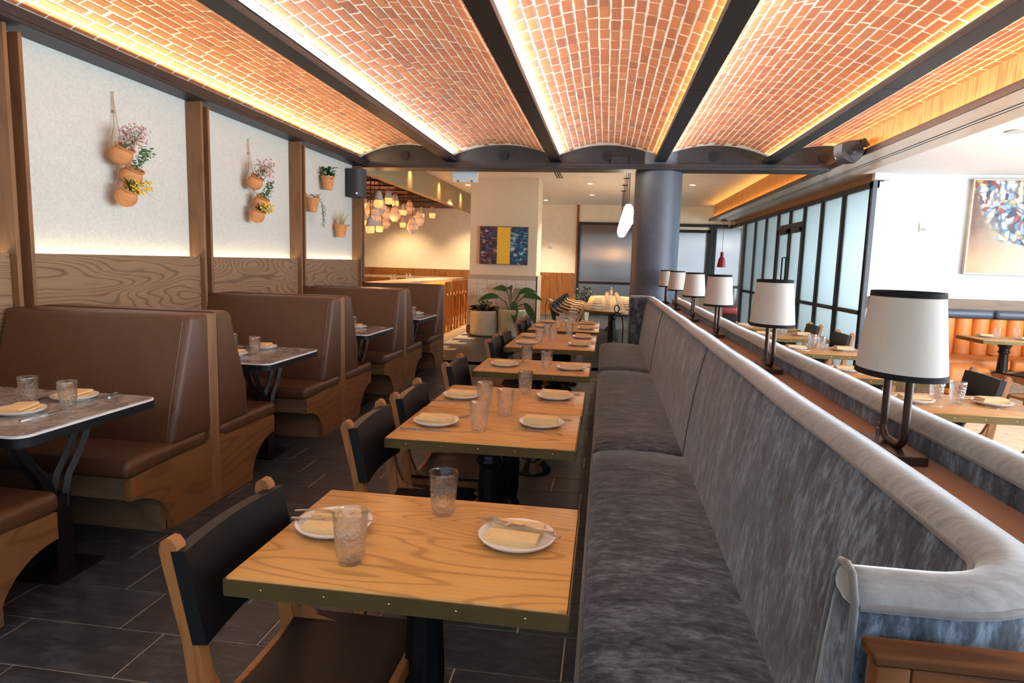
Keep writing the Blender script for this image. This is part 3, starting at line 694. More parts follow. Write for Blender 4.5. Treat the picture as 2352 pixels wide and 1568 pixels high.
def booth_table(i):
    t=thing('booth_table',['grey marble booth table with black edge at the far left','grey marble booth table in the second booth','grey marble booth table in the third booth','grey marble booth table in the last booth'][i],'table',(-2.2 if i<2 else -2.2,BTY[i],0),0,'marble booth tables')
    obj('tabletop',bt_top,M_marble,t); obj('white_line',bt_line,M_whiteedge,t); obj('edge_band',bt_edge,M_satin,t); obj('post',bt_post,M_satin,t)
    for s in(-1,1):
        for x in(-.275,-.215): obj('arm',arm(s,x),M_satin,t)
for i in range(4): booth_table(i)

# ---------------------------------------------------------------- tableware prototypes
def plate_mesh():
    return lathe([(0,.004),(.062,.004),(.066,0),(.07,.004),(.094,.011),(.1,.017),(.101,.021),(.098,.022),(.09,.0165),(.07,.010),(.04,.0085),(0,.0085)],40,60)
PL=plate_mesh()
def napkin_mesh(v):
    bm=bmesh.new()
    def layer(z,w,dx,L_,th):
        n=10; pts=[]
        for k in range(n+1):
            a=-PI/2+PI*k/n; pts.append((w/2+th/2*math.cos(a),th/2+th/2*math.sin(a)))
        pts+=[(-w/2,th),(-w/2,0)]
        bextr(bm,[(p[0]+dx,p[1]+z) for p in pts],-L_/2,L_/2,'XZ')
    if v==0:
        layer(0,.082,.004,.150,.010); layer(.0105,.078,0,.147,.010); layer(.021,.074,-.003,.144,.009)
    elif v==1:
        layer(0,.088,.006,.150,.012); layer(.0125,.080,-.004,.146,.013)
    else:
        layer(0,.052,.036,.135,.021); layer(0,.052,-.036,.135,.019)
    for q in bm.verts:
        q.co.z+=.0025*math.sin(q.co.y*31+v)+.002*math.cos(q.co.x*50)
    bmesh.ops.remove_doubles(bm,verts=bm.verts,dist=.0001)
    return fin(bm,55)
NK=[napkin_mesh(0),napkin_mesh(1),napkin_mesh(2)]
def knife_mesh():
    bm=bmesh.new()
    bextr(bm,[(-.11,-.0045),(-.108,-.0055),(-.02,-.0045),(-.012,-.007),(.09,-.0085),(.105,-.004),(.112,.005),(.09,.0065),(-.012,.0055),(-.02,.0045),(-.108,.0055),(-.11,.0045)],.0,.0022,'XY')
    bbox(bm,-.11,-.02,-.005,.005,.0008,.006)
    return fin(bm,30)
def fork_mesh():
    bm=bmesh.new()
    def h(x): return .004+(.012*max(0,(x-.035)/.07) if x>.035 else .006*max(0,(-x)/.1)) 
    bslab(bm,lambda u,v:Vector((-.1+.135*u,(v-.5)*(.011-.006*math.sin(PI*min(1,u*1.15))),.004+.005*math.sin(u*PI))),14,2,(0,0,-.0022))
    bslab(bm,lambda u,v:Vector((.033+.03*u,(v-.5)*(.006+.017*min(1,u*2.2)),.0042-.002*math.sin(u*PI))),6,2,(0,0,-.0022))
    for k in range(4):
        y=-.0098+k*.0058
        bslab(bm,lambda u,v:Vector((.062+.045*u,y+.0024*v,.0042+.008*u*u)),5,1,(0,0,-.0018))
    return fin(bm,50)
KN,FK=knife_mesh(),fork_mesh()
TUMB=lathe([(0,0),(.027,0),(.0305,.003),(.033,.012),(.037,.05),(.0405,.1),(.0425,.124),(.0417,.126),(.0405,.124),(.0385,.1),(.035,.05),(.031,.014),(.027,.01),(0,.009)],32,50)
cnt={}
def ware(kind,loc,rz,label,group):
    me,mat,cat={'plate':(PL,M_plate,'plate'),'napkin0':(NK[0],M_napkin,'napkin'),'napkin1':(NK[1],M_napkin,'napkin'),'napkin2':(NK[2],M_napkin,'napkin'),'knife':(KN,M_steel,'knife'),'fork':(FK,M_steel,'fork'),'tumbler':(TUMB,M_glass,'glass')}[kind]
    nm={'plate':'side_plate','napkin0':'folded_napkin','napkin1':'folded_napkin','napkin2':'folded_napkin','knife':'table_knife','fork':'table_fork','tumbler':'tumbler'}[kind]
    o=obj(nm,me,mat,None,loc,(0,0,rz)); tag(o,label,cat,group); return o
def setting(px,py,z,side,tdesc,group,nv=0,sx=1,rot=0,cut='beside'):
    """side: phrase for which seat. sx=+1: diner sits on the +x side, -1: on the -x side"""
    ware('plate',(px,py,z),R(0,6),'grey-white side plate on the %s of %s'%(side,tdesc),group)
    ware('napkin%d'%nv,(px+R(-.006,.006),py+R(-.006,.006),z+.0105),PI/2+rot+R(-.06,.06),'folded tan napkin on the %s of %s'%(side,tdesc),group)
    if cut=='beside':
        if sx<0:
            ware('knife',(px-.015,py-.122,z+.0005),R(-.06,.06)+.05,'steel knife laid on the %s of %s'%(side,tdesc),group)
            ware('fork',(px+.02,py+.122,z+.001),.25+R(-.1,.1),'steel fork laid on the %s of %s'%(side,tdesc),group)
        else:
            ware('fork',(px+.01,py-.125,z+.001),PI-.25+R(-.08,.08),'steel fork laid on the %s of %s'%(side,tdesc),group)
            ware('knife',(px+.015,py+.122,z+.0005),PI+R(-.06,.06),'steel knife laid on the %s of %s'%(side,tdesc),group)
def glass(P,label,group): ware('tumbler',(P.x,P.y,P.z),R(0,6),label,group)

# ---------------------------------------------------------------- wooden two-top tables
TX,TYD=.775,.575
t_top=box(-TX/2+.003,TX/2-.003,-TYD/2+.003,TYD/2-.003,.711,.75,.004,2)
t_bx=box(-TX/2,TX/2,-.0015,.0015,.706,.7445); t_by=box(-.0015,.0015,-TYD/2,TYD/2,.706,.7445)
bm=bmesh.new()
for s in(-1,1):
    for k in range(5):
        x=-TX/2+.09+k*(TX-.18)/4; blathe(bm,[(.004,0),(.003,.002),(0,.003)],8,M=TR(x,s*TYD/2,.727)@Matrix.Rotation(s*-PI/2,4,'X'))
    for k in range(4):
        y=-TYD/2+.08+k*(TYD-.16)/3; blathe(bm,[(.004,0),(.003,.002),(0,.003)],8,M=TR(s*TX/2,y,.727)@Matrix.Rotation(s*PI/2,4,'Y'))
t_riv=fin(bm,0)
fl=lambda a,z: 1+(.07*math.cos(10*a) if .2<z<.56 else 0)
t_col=lathe([(.075,.085),(.07,.10),(.05,.115),(.048,.15),(.06,.165),(.062,.18),(.045,.2),(.043,.22),(.05,.25),(.052,.40),(.046,.56),(.047,.575),(.06,.585),(.06,.60),(.05,.61),(.052,.64),(.07,.665),(.072,.69),(.06,.70)],40,60,flute=fl)
t_base=lathe([(.137,0),(.14,.012),(.134,.022),(.128,.03),(.11,.045),(.095,.066),(.085,.082),(.072,.088),(.0,.09)],48,60,flute=lambda a,z:1+(.035*math.cos(16*a) if .02<z<.07 else 0))
bm=bmesh.new(); bbox(bm,-.28,.28,-.03,.03,.695,.711); bbox(bm,-.03,.03,-.2,.2,.695,.711); t_spi=fin(bm,0)
tproto=None
def wood_table(x,y,label,group,rz=0):
    global tproto
    if tproto is None:
        t=thing('dining_table',label,'table',(x,y,0),rz,group); tproto=t
        obj('tabletop',t_top,M_table,t)
        for s in(-1,1): obj('brass_edge',t_bx,M_brass,t,(0,s*TYD/2,0)); obj('brass_edge',t_by,M_brass,t,(s*TX/2,0,0))
        r=obj('rivets',t_riv,M_rivet,t); r['kind']='stuff'
        obj('pedestal_column',t_col,M_iron,t); obj('pedestal_base',t_base,M_iron,t); obj('top_bracket',t_spi,M_iron,t)
        return t
    return dup(tproto,(x,y,0),rz,label,group)
LT=[(-.432,1.545,'the nearest wooden table'),(-.472,2.725,'the second wooden table'),(-.468,3.311,'the third wooden table'),(-.462,4.405,'the fourth wooden table'),(-.448,5.66,'the fifth wooden table'),(-.446,6.246,'the sixth wooden table'),(-.43,7.16,'the seventh wooden table'),(-.428,7.746,'the eighth wooden table')]
for i,(x,y,d) in enumerate(LT):
    wood_table(x,y,['honey oak two-top with brass edge, largest and nearest to the camera','honey oak two-top pushed against the one behind it, second from camera','honey oak two-top pushed against the one before it, third from camera','honey oak two-top standing alone, fourth from the camera','honey oak two-top fifth from the camera, front of a joined pair','honey oak two-top sixth from the camera, back of a joined pair','honey oak two-top seventh from the camera along the grey banquette','honey oak two-top last in the row along the grey banquette'][i],'wooden two-tops along the left of the banquette')
# nearest table, cutlery laid on the napkins
T0='the nearest wooden table'; g0='settings on the nearest table'
P=onz(768,1212,.75); setting(P.x,P.y,.75,'chair side',T0,g0,2,-1,.05,cut='none')
ware('knife',(P.x+.0,P.y-.02,.75+.029),.03,'steel table knife lying across the chair-side napkin of '+T0,g0).rotation_euler=(0,-.05,.03)
ware('fork',(P.x-.02,P.y+.025,.75+.029),.08,'steel fork lying across the chair-side napkin of '+T0,g0)
P=onz(1187,1242,.75); setting(P.x,P.y,.75,'banquette side',T0,g0,2,1,-.12,cut='none')
ware('knife',(P.x-.01,P.y+.03,.75+.029),PI-.28,'steel table knife lying across the banquette-side napkin of '+T0,g0)
ware('fork',(P.x+.02,P.y+.005,.75+.031),PI-.38,'steel fork lying across the banquette-side napkin of '+T0,g0)
glass(onz(805,1290,.75),'large clear dimpled tumbler at the front of the nearest wooden table',g0)
glass(onz(1018,1180,.75),'clear dimpled tumbler near the far edge of the nearest wooden table',g0)
def px_table(d,g,pl,pr,gl,nv=(1,0)):
    A=onz(*pl,.75); B=onz(*pr,.75)
    setting(A.x,A.y,.75,'chair side',d,g,nv[0],-1); setting(B.x,B.y,.75,'banquette side',d,g,nv[1],1,.1)
    for k,q in enumerate(gl): glass(onz(*q,.75),'clear dimpled tumbler %s of %s'%(['on the chair half','on the banquette half'][k],d),g)
px_table(LT[1][2],'settings on the second table',(1002,972),(1243,976),((1100,990),(1160,953)))
px_table(LT[2][2],'settings on the third table',(1060,912),(1275,914),((1113,934),(1206,904)))
px_table(LT[3][2],'settings on the fourth table',(1159,839),(1312,848),((1210,834),(1255,848)))
px_table(LT[4][2],'settings on the fifth table',(1208,789),(1331,793),((1239,788),(1270,783)))
px_table(LT[5][2],'settings on the sixth table',(1222,774),(1338,776),((1258,774),(1307,771)))
for i in(6,7):
    x,y,d=LT[i]; g='settings on the %s table'%('seventh' if i==6 else 'eighth')
    setting(x-.24,y,.75,'chair side',d,g,1,-1); setting(x+.24,y,.75,'banquette side',d,g,0,1)
    for k,(dx,dy) in enumerate(((-.07,.05),(.06,.12))): glass(Vector((x+dx,y+dy,.75)),'clear dimpled tumbler %s of %s'%(['on the chair half','on the banquette half'][k],d),g)

# ---------------------------------------------------------------- leather chairs
def chair_meshes():
    post=extr([(-.245,0),(-.205,0),(-.178,.40),(-.205,.60),(-.247,.80),(-.252,.828),(-.262,.842),(-.276,.845),(-.29,.836),(-.295,.815),(-.245,.60),(-.222,.40)],-.016,.016,'XZ',.007,2)
    front=extr([(.075,0),(.105,0),(.12,.43),(.075,.43)],-.015,.015,'XZ',.005,2)
    c=[(-.205,.60),(-.19,.53),(-.165,.475),(-.12,.45),(-.05,.445),(.18,.445),(.185,.39),(.0,.385),(-.1,.375),(-.2,.36)]
    rail=extr(c,-.013,.013,'XZ',.005,2)
    stretch=box(-.012,.012,-.19,.19,-.02,.02,.004,1)
    sidest=extr([(-.215,.20),(.09,.22),(.09,.245),(-.215,.225)],-.01,.01,'XZ',.003,1)
    seat=slab(lambda u,v:Vector((-.185+.375*u,-.215+.43*v,.455-.035*math.sin(PI*v)**.8*(1-.25*u)-.02*(max(0,u-.9)/.1)**2)),12,14,(0,0,-.014))
    def bk(u,v):
        z=.605+.215*u; x0=-.202-.045*(u)-.018; y=-.214+.428*v
        x=x0-.018*math.sin(PI*v)
        return Vector((x+.036,y,z))
    back=slab(bk,10,14,(-.036,0,-.004))
    return post,front,rail,stretch,sidest,seat,back
CM=chair_meshes()
def leather_chair(label,group,loc,rz,woodm=None,leather=None):
    t=thing('dining_chair',label,'chair',loc,rz,group); w=woodm or M_chair
    for s in(-1,1):
        obj('back_post',CM[0],w,t,(0,s*.197,0)); obj('leg',CM[1],w,t,(0,s*.19,0)); obj('side_rail',CM[2],w,t,(0,s*.197,0)); obj('side_stretcher',CM[4],w,t,(0,s*.195,0))
    obj('stretcher',CM[3],w,t,(.18,0,.41)); obj('stretcher',CM[3],w,t,(-.2,0,.40)); obj('stretcher',CM[3],w,t,(-.02,0,.225))
    obj('seat',CM[5],leather or M_bleather,t); obj('backrest',CM[6],leather or M_bleather,t)
    return t
CH=[(-.655,1.435),(-.695,2.51),(-.69,3.06),(-.685,4.02),(-.66,5.31),(-.645,5.80),(-.645,6.93),(-.64,7.40)]
cp=None
cl=['black leather sling chair with chestnut posts at the nearest wooden table','black leather sling chair at the second wooden table','black leather sling chair at the third wooden table','black leather sling chair at the fourth wooden table','black leather sling chair at the fifth wooden table','black leather sling chair at the sixth wooden table','black leather sling chair at the seventh wooden table','black leather sling chair at the eighth wooden table']
for i,(x,y) in enumerate(CH):
    if i==0: cp=leather_chair(cl[0],'black leather chairs in the aisle',(x,y,0),0)
    else: dup(cp,(x,y,0),R(-.03,.03),cl[i],'black leather chairs in the aisle')

# booth table settings
bd=['the nearest booth table','the second booth table','the third booth table','the last booth table']
def booth_set(i,pl,gl,z=.75):
    g='settings on %s'%bd[i]
    for k,q in enumerate(pl):
        A=onz(*q,z); side=['far side','near side'][k]
        ware('plate',(A.x,A.y,z),0,'round white side plate on the %s of %s'%(side,bd[i]),g); ware('napkin1',(A.x,A.y,z+.0105),.1+R(-.2,.2),'folded tan napkin on the %s of %s'%(side,bd[i]),g)
        s=1 if k==0 else -1
        ware('fork',(A.x+.13*(1 if k==0 else -1),A.y+.02,z+.001),PI/2+.1,'steel fork beside the plate on the %s of %s'%(side,bd[i]),g)
        ware('knife',(A.x-.13*(1 if k==0 else -1),A.y-.01,z+.0005),PI/2-.05,'steel knife beside the plate on the %s of %s'%(side,bd[i]),g)
    for k,q in enumerate(gl): glass(onz(*q,z),'clear dimpled tumbler %s of %s'%(['towards the wall','towards the aisle'][k],bd[i]),g)
booth_set(0,((172,915),(45,948)),((67,925),(157,937)))
booth_set(1,((606,799),(536,815)),((534,802),(586,812)))
booth_set(2,((820,752),(790,760)),((772,752),(810,754)))
booth_set(3,((957,721),(930,728)),((925,724),(949,726)))

# ---------------------------------------------------------------- grey velvet banquettes
YN,YF,XP,CRR=.895,8.38,.55,.11
def bpath(full=True):
    pts=[]
    if full:
        for x in(.335,.40): pts.append((x,YF,0,1))
        for k in range(0,9): a=PI/2-k*PI/16; pts.append((XP-CRR+CRR*math.cos(a),YF-CRR+CRR*math.sin(a),math.cos(a),math.sin(a)))
    else: pts.append((XP,YF,1,0))
    n=26
    for k in range(1,n): pts.append((XP,YF-CRR-(YF-YN-2*CRR)*k/n,1,0))
    if full:
        for k in range(0,9): a=-k*PI/16; pts.append((XP-CRR+CRR*math.cos(a),YN+CRR+CRR*math.sin(a),math.cos(a),math.sin(a)))
        for x in(.40,.36,.338): pts.append((x,YN,0,-1))
    else: pts.append((XP,.85,1,0))
    return pts
SEC_B=[(-.098,.30),(-.095,.45),(-.078,.62),(-.05,.82),(-.02,.975),(-.002,1.042),(0,1.056),(.02,1.062),(.06,1.062),(.1,1.046),(.1,.30)]
SEC_C=[(0,1.056),(.006,1.07),(.022,1.081),(.05,1.086),(.078,1.081),(.096,1.068),(.102,1.05),(.09,1.045),(.05,1.04),(.01,1.045)]
def wk(ny): return 1-.3*max(0,-ny)
def sweep(path,sec,mir=None):
    bm=bmesh.new(); rings=[]
    for x,y,nx,ny in path:
        w=.0025*math.sin(y*5.3)
        ring=[]
        for s,z in sec:
            s*=wk(ny) if s>0 else 1; X=x+nx*s; Y=y+ny*s
            if mir: X=2*mir-X
            ring.append(bm.verts.new((X,Y,z+(w if z>1.02 else 0))))
        rings.append(ring)
    n=len(sec)
    for A,B in zip(rings,rings[1:]):
        for i in range(n): bm.faces.new((A[i],B[i],B[(i+1)%n],A[(i+1)%n]))
    for R0,dx in((rings[0],path[0]),(rings[-1],path[-1])):
        c=Vector((0,0,0))
        for v in R0: c+=v.co
        c/=n; prev=R0
        d=Vector((-1,0,0)) if abs(dx[3])>.9 else Vector((0,1 if R0 is rings[0] else -1,0))
        for q,o in((.88,.006),(.6,.010),(.25,.011)):
            nr=[bm.verts.new(c+(v.co-c)*q+d*o) for v in R0]
            for i in range(n): bm.faces.new((prev[i],prev[(i+1)%n],nr[(i+1)%n],nr[i]))
            prev=nr
        cv=bm.verts.new(c+d*.011)
        for i in range(n): bm.faces.new((prev[i],prev[(i+1)%n],cv))
    return fin(bm,50)
def pline(path,s,z,mir=None):
    out=[]
    for x,y,nx,ny in path:
        s_=s*wk(ny) if s>0 else s; X=x+nx*s_
        if mir: X=2*mir-X
        out.append((X,y+ny*s_,z+.0025*math.sin(y*5.3)))
    return out
def seat_sec():
    pts=[(-.005,.30),(-.028,.33),(-.034,.38),(-.03,.43),(-.012,.458),(.03,.472),(.15,.482),(.3,.482),(.44,.468),(.50,.45),(.50,.30)]
    return pts
def banquette(label,mir,full):
    t=thing('banquette',label,'banquette',(0,0,0),0,'grey velvet banquettes'); pa=bpath(full); T=M_vback
    obj('back',sweep(pa,SEC_B,mir),M_vback,t); obj('cap_roll',sweep(pa,SEC_C,mir),M_vcap_lit,t)
    obj('piping',tube(pline(pa,-.001,1.057,mir),.0055,8),M_vpipe,t); obj('piping',tube(pline(pa,.1015,1.05,mir),.0055,8),M_vpipe,t)
    if full:
        e=[(.333,YN-s*(.7 if s>0 else 1),z) for s,z in [(.1,.5),(.1,1.02),(.102,1.05),(.078,1.083),(.05,1.088),(.022,1.083),(0,1.056),(-.02,.975),(-.05,.82),(-.078,.62),(-.095,.47)]]
        obj('end_piping',tube(e,.0055,8),M_vpipe,t)
    ss=seat_sec(); ss=[(2*mir-x if mir else x,z) for x,z in ss]
    ys=[(1.03,3.437),(3.453,6.10),(6.116,8.28)] if full else [(.9,3.43),(3.45,6.1),(6.12,8.28)]
    for a,b in ys:
        bm=bmesh.new(); rows=[]; n=16
        for k in range(n+1):
            y=a+(b-a)*k/n; e=min(k,n-k); d=.0 if e>0 else .02
            if k in(1,n-1): y=a+.03 if k==1 else b-.03
            cx=.2 if not mir else 2*mir-.2
            rows.append([bm.verts.new((x+(cx-x)*d*.6,y,z-(d if z>.4 else 0))) for x,z in ss])
        m=len(ss)
        for A,B in zip(rows,rows[1:]):
            for i in range(m): bm.faces.new((A[i],B[i],B[(i+1)%m],A[(i+1)%m]))
        bm.faces.new(rows[0]); bm.faces.new(rows[-1][::-1])
        c=obj('seat_cushion',fin(bm,60),M_vseat,t)
        px=-.027 if not mir else 2*mir+.027
        obj('piping',tube([(px+(.008 if not mir else -.008),a+.004,.44),(px,a+.03,.446),(px,b-.03,.446),(px+(.008 if not mir else -.008),b-.004,.44)],.005,8),M_vpipe,c)
    x0,x1=(-.028,.5) if not mir else (2*mir-.5,2*mir+.028)
    obj('skirt',box(x0,x1,.95,8.36,.03,.305,.01,2),M_vback,t)
    for y in(3.445,6.108):
        q=[(XP+s-.004,y,z) for s,z in SEC_B[1:7]]
        if mir: q=[(2*mir-x,yy,z) for x,yy,z in q]
        obj('back_seam',tube(q,.0035,6),M_vpipe,t)
    return t
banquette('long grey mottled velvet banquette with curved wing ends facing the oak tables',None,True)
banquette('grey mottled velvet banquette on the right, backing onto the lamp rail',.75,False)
rl=thing('lamp_rail','walnut ledge between the two grey banquettes carrying the lamps','ledge',(0,0,0))
obj('ledge',box(.652,.848,.87,8.56,.965,1.0,.003,1),M_rail,rl); obj('core',box(.66,.84,.88,8.54,0,.965),M_rail,rl)
ep=thing('end_panel','framed oak end panel below the near wing of the grey banquette','panel',(0,0,0))
obj('stile',box(.345,.385,.775,.80,.0,1.0,.005,2),M_endpanel,ep); obj('stile',box(.62,.66,.775,.80,0,1.0,.005,2),M_endpanel,ep)
obj('top_rail',box(.385,.62,.775,.80,.955,1.0,.005,2),M_endpanel,ep); obj('inner_panel',box(.38,.625,.788,.798,.05,.96),M_endpanel,ep); obj('top_cap',box(.34,.66,.772,.815,1.0,1.016,.003,1),M_endpanel,ep)
obj('backing',box(.35,.655,.8,.815,0,1.0),M_rail,ep)

# ---------------------------------------------------------------- rail lamps
def oval(prof,sx,sy,seg=40): return lathe(prof,seg,60,sx=sx,sy=sy)
AX,AY=.098,.140
def shade_prof(off=0): return None
def shade():
    bm=bmesh.new(); prof=[(1,.0),(.79,.21),(.775,.21),(.985,.0),(1,0)]
    blathe(bm,prof,48,sx=AX,sy=AY); return fin(bm,50)
SH=shade()
def ribbon(z0,z1):
    k=lambda z:1-.21*z/.21
    return lathe([(k(z0)+.008,z0),(k(z1)+.008,z1),(k(z1)-.02,z1),(k(z0)-.02,z0),(k(z0)+.008,z0)],48,50,sx=AX,sy=AY)
RB,RT=ribbon(-.002,.0125),ribbon(.1985,.212)
lbase=box(-.038,.038,-.115,.115,0,.024,.002,1)
ut=[(0,-.062,.26)]+[(0,-.062,.09)]+[(0,-.062+.036*(1-math.cos(a)),.066-.036*math.sin(a)) for a in [k*PI/2/5 for k in range(6)]]+[(0,.062-.036*(1-math.cos(a)),.066-.036*math.sin(a)) for a in [PI/2-k*PI/2/5 for k in range(6)]]+[(0,.062,.09),(0,.062,.26)]
LU=tube(ut,.0095,10)
bm=bmesh.new()
for y in(-.1,.1): blathe(bm,[(.005,0),(.004,.003),(0,.004)],8,M=TR(.038,y,.012)@Matrix.Rotation(PI/2,4,'Y'))
LSC=fin(bm,0)
LY=[1.765,3.11,4.56,5.80,7.2,8.43]
lp=None
ll=['nearest and largest linen rail lamp with black ribbon trim','second linen rail lamp from the camera','third linen rail lamp from the camera','fourth linen rail lamp from the camera','fifth linen rail lamp from the camera','farthest linen rail lamp, in front of the round column']
for i,y in enumerate(LY):
    if i==0:
        lp=thing('rail_lamp',ll[0],'lamp',(.765,y,1.0),0,'linen lamps on the rail')
        obj('base',lbase,M_bronze,lp); u=obj('frame',LU,M_bronze,lp); obj('screw',LSC,M_steel,lp)
        s=obj('lamp_shade',SH,M_shade,lp,(0,0,.212)); obj('ribbon',RB,M_trimblk,s); obj('ribbon',RT,M_trimblk,s)
        obj('seam',tube([(-AX*.85,-AY*.483,.014),(-AX*.681,-AY*.387,.2)],.0016,6),M_greyclay,s)
        obj('top_disc',oval([(0,.2),(.77,.2),(.77,.203),(0,.203)],AX,AY),M_shade,s)
        obj('switch',lathe([(.006,0),(.006,.02),(.003,.022),(.003,.035),(0,.036)],10),M_steel,lp,(0,.09,.024))
    else: dup(lp,(.775,y,1.0),0,ll[i],'linen lamps on the rail')

# ---------------------------------------------------------------- right-hand row of tables
RT_=[(1.985,3.86,'the nearest table of the right row'),(1.985,4.93,'the second table of the right row'),(1.985,6.17,'the third table of the right row'),(1.985,7.42,'the fourth table of the right row'),(1.985,8.44,'the last table of the right row')]
rlab=['pale lit oak two-top behind the nearest lamp, nearest of the right row','oak two-top second in the right row','oak two-top third in the right row','oak two-top fourth in the right row','oak two-top last in the right row']
for i,(x,y,d) in enumerate(RT_):
    wood_table(x,y,rlab[i],'wooden two-tops along the right banquette')
    g='settings on '+d
    setting(x-.22,y,.75,'banquette side',d,g,1,-1); setting(x+.2,y+.03,.75,'chair side',d,g,0,1,.1)
    for k,(dx,dy) in enumerate(((-.03,.16),(.0,-.0))): glass(Vector((x+dx,y+dy,.75)),'clear dimpled tumbler %s of %s'%(['on the far half','on the near half'][k],d),g)
    dup(cp,(x+.27,[3.75,4.57,6.0,7.15,8.12][i],0),PI+R(-.03,.03),'black leather sling chair drawn up to '+d,'black leather chairs of the right row')
wood_table(1.985,2.05,'oak two-top at the right edge of the picture, only its corner showing','wooden two-tops along the right banquette')
setting(1.985-.2,2.1,.75,'banquette side','the corner table at the right edge','settings on the corner table',1,-1)

# ---------------------------------------------------------------- orange banquette zone
ob=thing('orange_banquette','orange channelled leather banquette with slate blue bolster against the white wall','banquette',(0,0,0))
ch=extr([(-.001,0),(.01,-.03),(.045,-.055),(.10,-.06),(.155,-.055),(.19,-.03),(.201,0)],.47,.92,'XY',.0,2,60)
ch.materials.append(M_oleather)
for k in range(18): obj('channel',ch,None,ob,(3.65+k*.2,8.9,0))
obj('back_board',box(3.6,7.4,8.9,8.98,.0,1.0),M_oak,ob)
for a,b in((3.62,4.86),(4.87,6.1),(6.11,7.36)): obj('bolster',box(a,b,8.80,8.93,.925,1.035,.045,4),M_navy,ob); obj('seat',box(a,b,8.36,8.88,.33,.47,.04,3),M_oleather,ob)
obj('base',box(3.62,7.36,8.42,8.9,0,.33),M_oak,ob)
oy=thing('orange_stool','orange leather cube seat in front of the orange banquette','stool',(3.98,7.75,0))
obj('seat',box(-.22,.22,-.22,.22,.16,.47,.05,3),M_oleather,oy); obj('base',box(-.18,.18,-.18,.18,0,.16),M_oak,oy)
for i,(x,y,l) in enumerate(((4.62,8.12,'oak table at the orange banquette'),(5.45,8.12,'oak table cut by the right frame'))):
    wood_table(x,y,l,'wooden tables at the orange banquette'); d='the '+l; g='settings at the orange banquette %s'%('left' if i==0 else 'right')
    setting(x-.14,y+.12,.75,'far half',d,g,1,-1,0,'none'); setting(x+.16,y-.1,.75,'near half',d,g,1,1,0,'none')
    for k,(dx,dy) in enumerate(((-.12,-.05),(.1,-.02))): glass(Vector((x+dx,y+dy,.75)),'clear tumbler %s of %s'%(['on the left','on the right'][k],d),g)
c=leather_chair('pale oak chair with black seat turned sideways at the orange zone table','pale chairs',(4.42,7.38,0),PI*.62,M_pale)
def shell_chair_meshes():
    def sh(u,v):
        a=(v-.5)*2; 
        if u<.5: x=.22-.40*(u/.5); z=.45-.03*math.sin(PI*u/.5)+.06*abs(a)**2.5
        else: t=(u-.5)/.5; x=-.18-.09*t; z=.45+.36*t+.0*abs(a)
        w=.235-.02*abs(u-.5)
        x+= .08*abs(a)**2*(1 if u>.45 else .0)
        return Vector((x,a*w,z))
    s=slab(sh,14,10,(-.012,0,-.014),60)
    return s
SHELL=shell_chair_meshes()
def sleg(x,y): return tube([(x,y,.43),(x*1.25,y*1.2,0)],[.018,.012],8)
def armtube(s): return tube([(-.24,s*.2,.78),(-.16,s*.255,.70),(0,s*.265,.645),(.16,s*.255,.63),(.2,s*.24,.60),(.19,s*.21,.45)],.014,8)
SL=[sleg(x,y) for x in(-.17,.17) for y in(-.17,.17)]; SA=[armtube(-1),armtube(1)]
def shell_chair(label,group,loc,rz,shell,wd,arms=True):
    t=thing('shell_armchair',label,'armchair',loc,rz,group); obj('shell',SHELL,shell,t)
    for m in SL: obj('leg',m,wd,t)
    if arms:
        for m in SA: obj('arm',m,wd,t)
    obj('under_frame',box(-.18,.18,-.18,.18,.405,.425,.005,1),wd,t); return t
SHELL2=SHELL.copy()
t=thing('shell_chair','brown leather shell chair with dark legs at the right edge','chair',(4.78,7.0,0),PI*.75,'shell chairs')
sm=SHELL.copy(); sm.materials.clear(); obj('shell',sm,M_brown,t)
for m in SL: 
    m2=m.copy(); obj('leg',m2,M_satin,t)
t=thing('shell_chair','pale leather shell chair behind the brown one at the right edge','chair',(5.25,7.35,0),PI*.9,'shell chairs')
sm=SHELL.copy(); sm.materials.clear(); obj('shell',sm,M_plastic,t)
for m in SL: 
    m2=m.copy(); obj('leg',m2,M_satin,t)

# paintings, thermostats, speakers
P0=ony(2231,411,8.97); P1=ony(2213,629,8.97); w2=1.15
pt=thing('painting','large abstract painting of blue, white and yellow dabs on the white wall','painting',((P0.x+P1.x)/2,8.97,(P0.z+P1.z)/2)); h2=(P0.z-P1.z)/2
obj('canvas',box(.015,w2*1.3,-.02,.0,-h2+.015,h2-.015),M_art2,pt)
for a in((0,.018,-h2,h2),(w2*1.3-.018,w2*1.3,-h2,h2),(.018,w2*1.3-.018,h2-.018,h2),(.018,w2*1.3-.018,-h2,-h2+.018)): obj('frame_bar',box(a[0],a[1],-.035,.02,a[2],a[3]),M_soffit,pt)
P0=ony(1103,519,12.86); P1=ony(1211,609,12.86)
pt=thing('painting','small abstract painting with a yellow band on the tan pillar','painting',((P0.x+P1.x)/2,12.86,(P0.z+P1.z)/2)); a=(P1.x-P0.x)/2; b=(P0.z-P1.z)/2
obj('canvas',box(-a+.01,a-.01,0,.03,-b+.01,b-.01),M_art1,pt)
for q in((-a,-a+.012,-b,b),(a-.012,a,-b,b),(-a+.012,a-.012,b-.012,b),(-a+.012,a-.012,-b,-b+.012)): obj('frame_bar',box(q[0],q[1],-.008,.055,q[2],q[3]),M_rail,pt)
P=ony(2120,522,8.99); t=thing('thermostat','small white thermostat on the white right wall','thermostat',(P.x,9.0,P.z)); obj('case',box(-.04,.04,-.025,0,-.06,.06,.006,2),M_plastic,t); obj('display',box(-.03,.03,-.027,-.024,-.045,-.01),M_tablegrey,t)
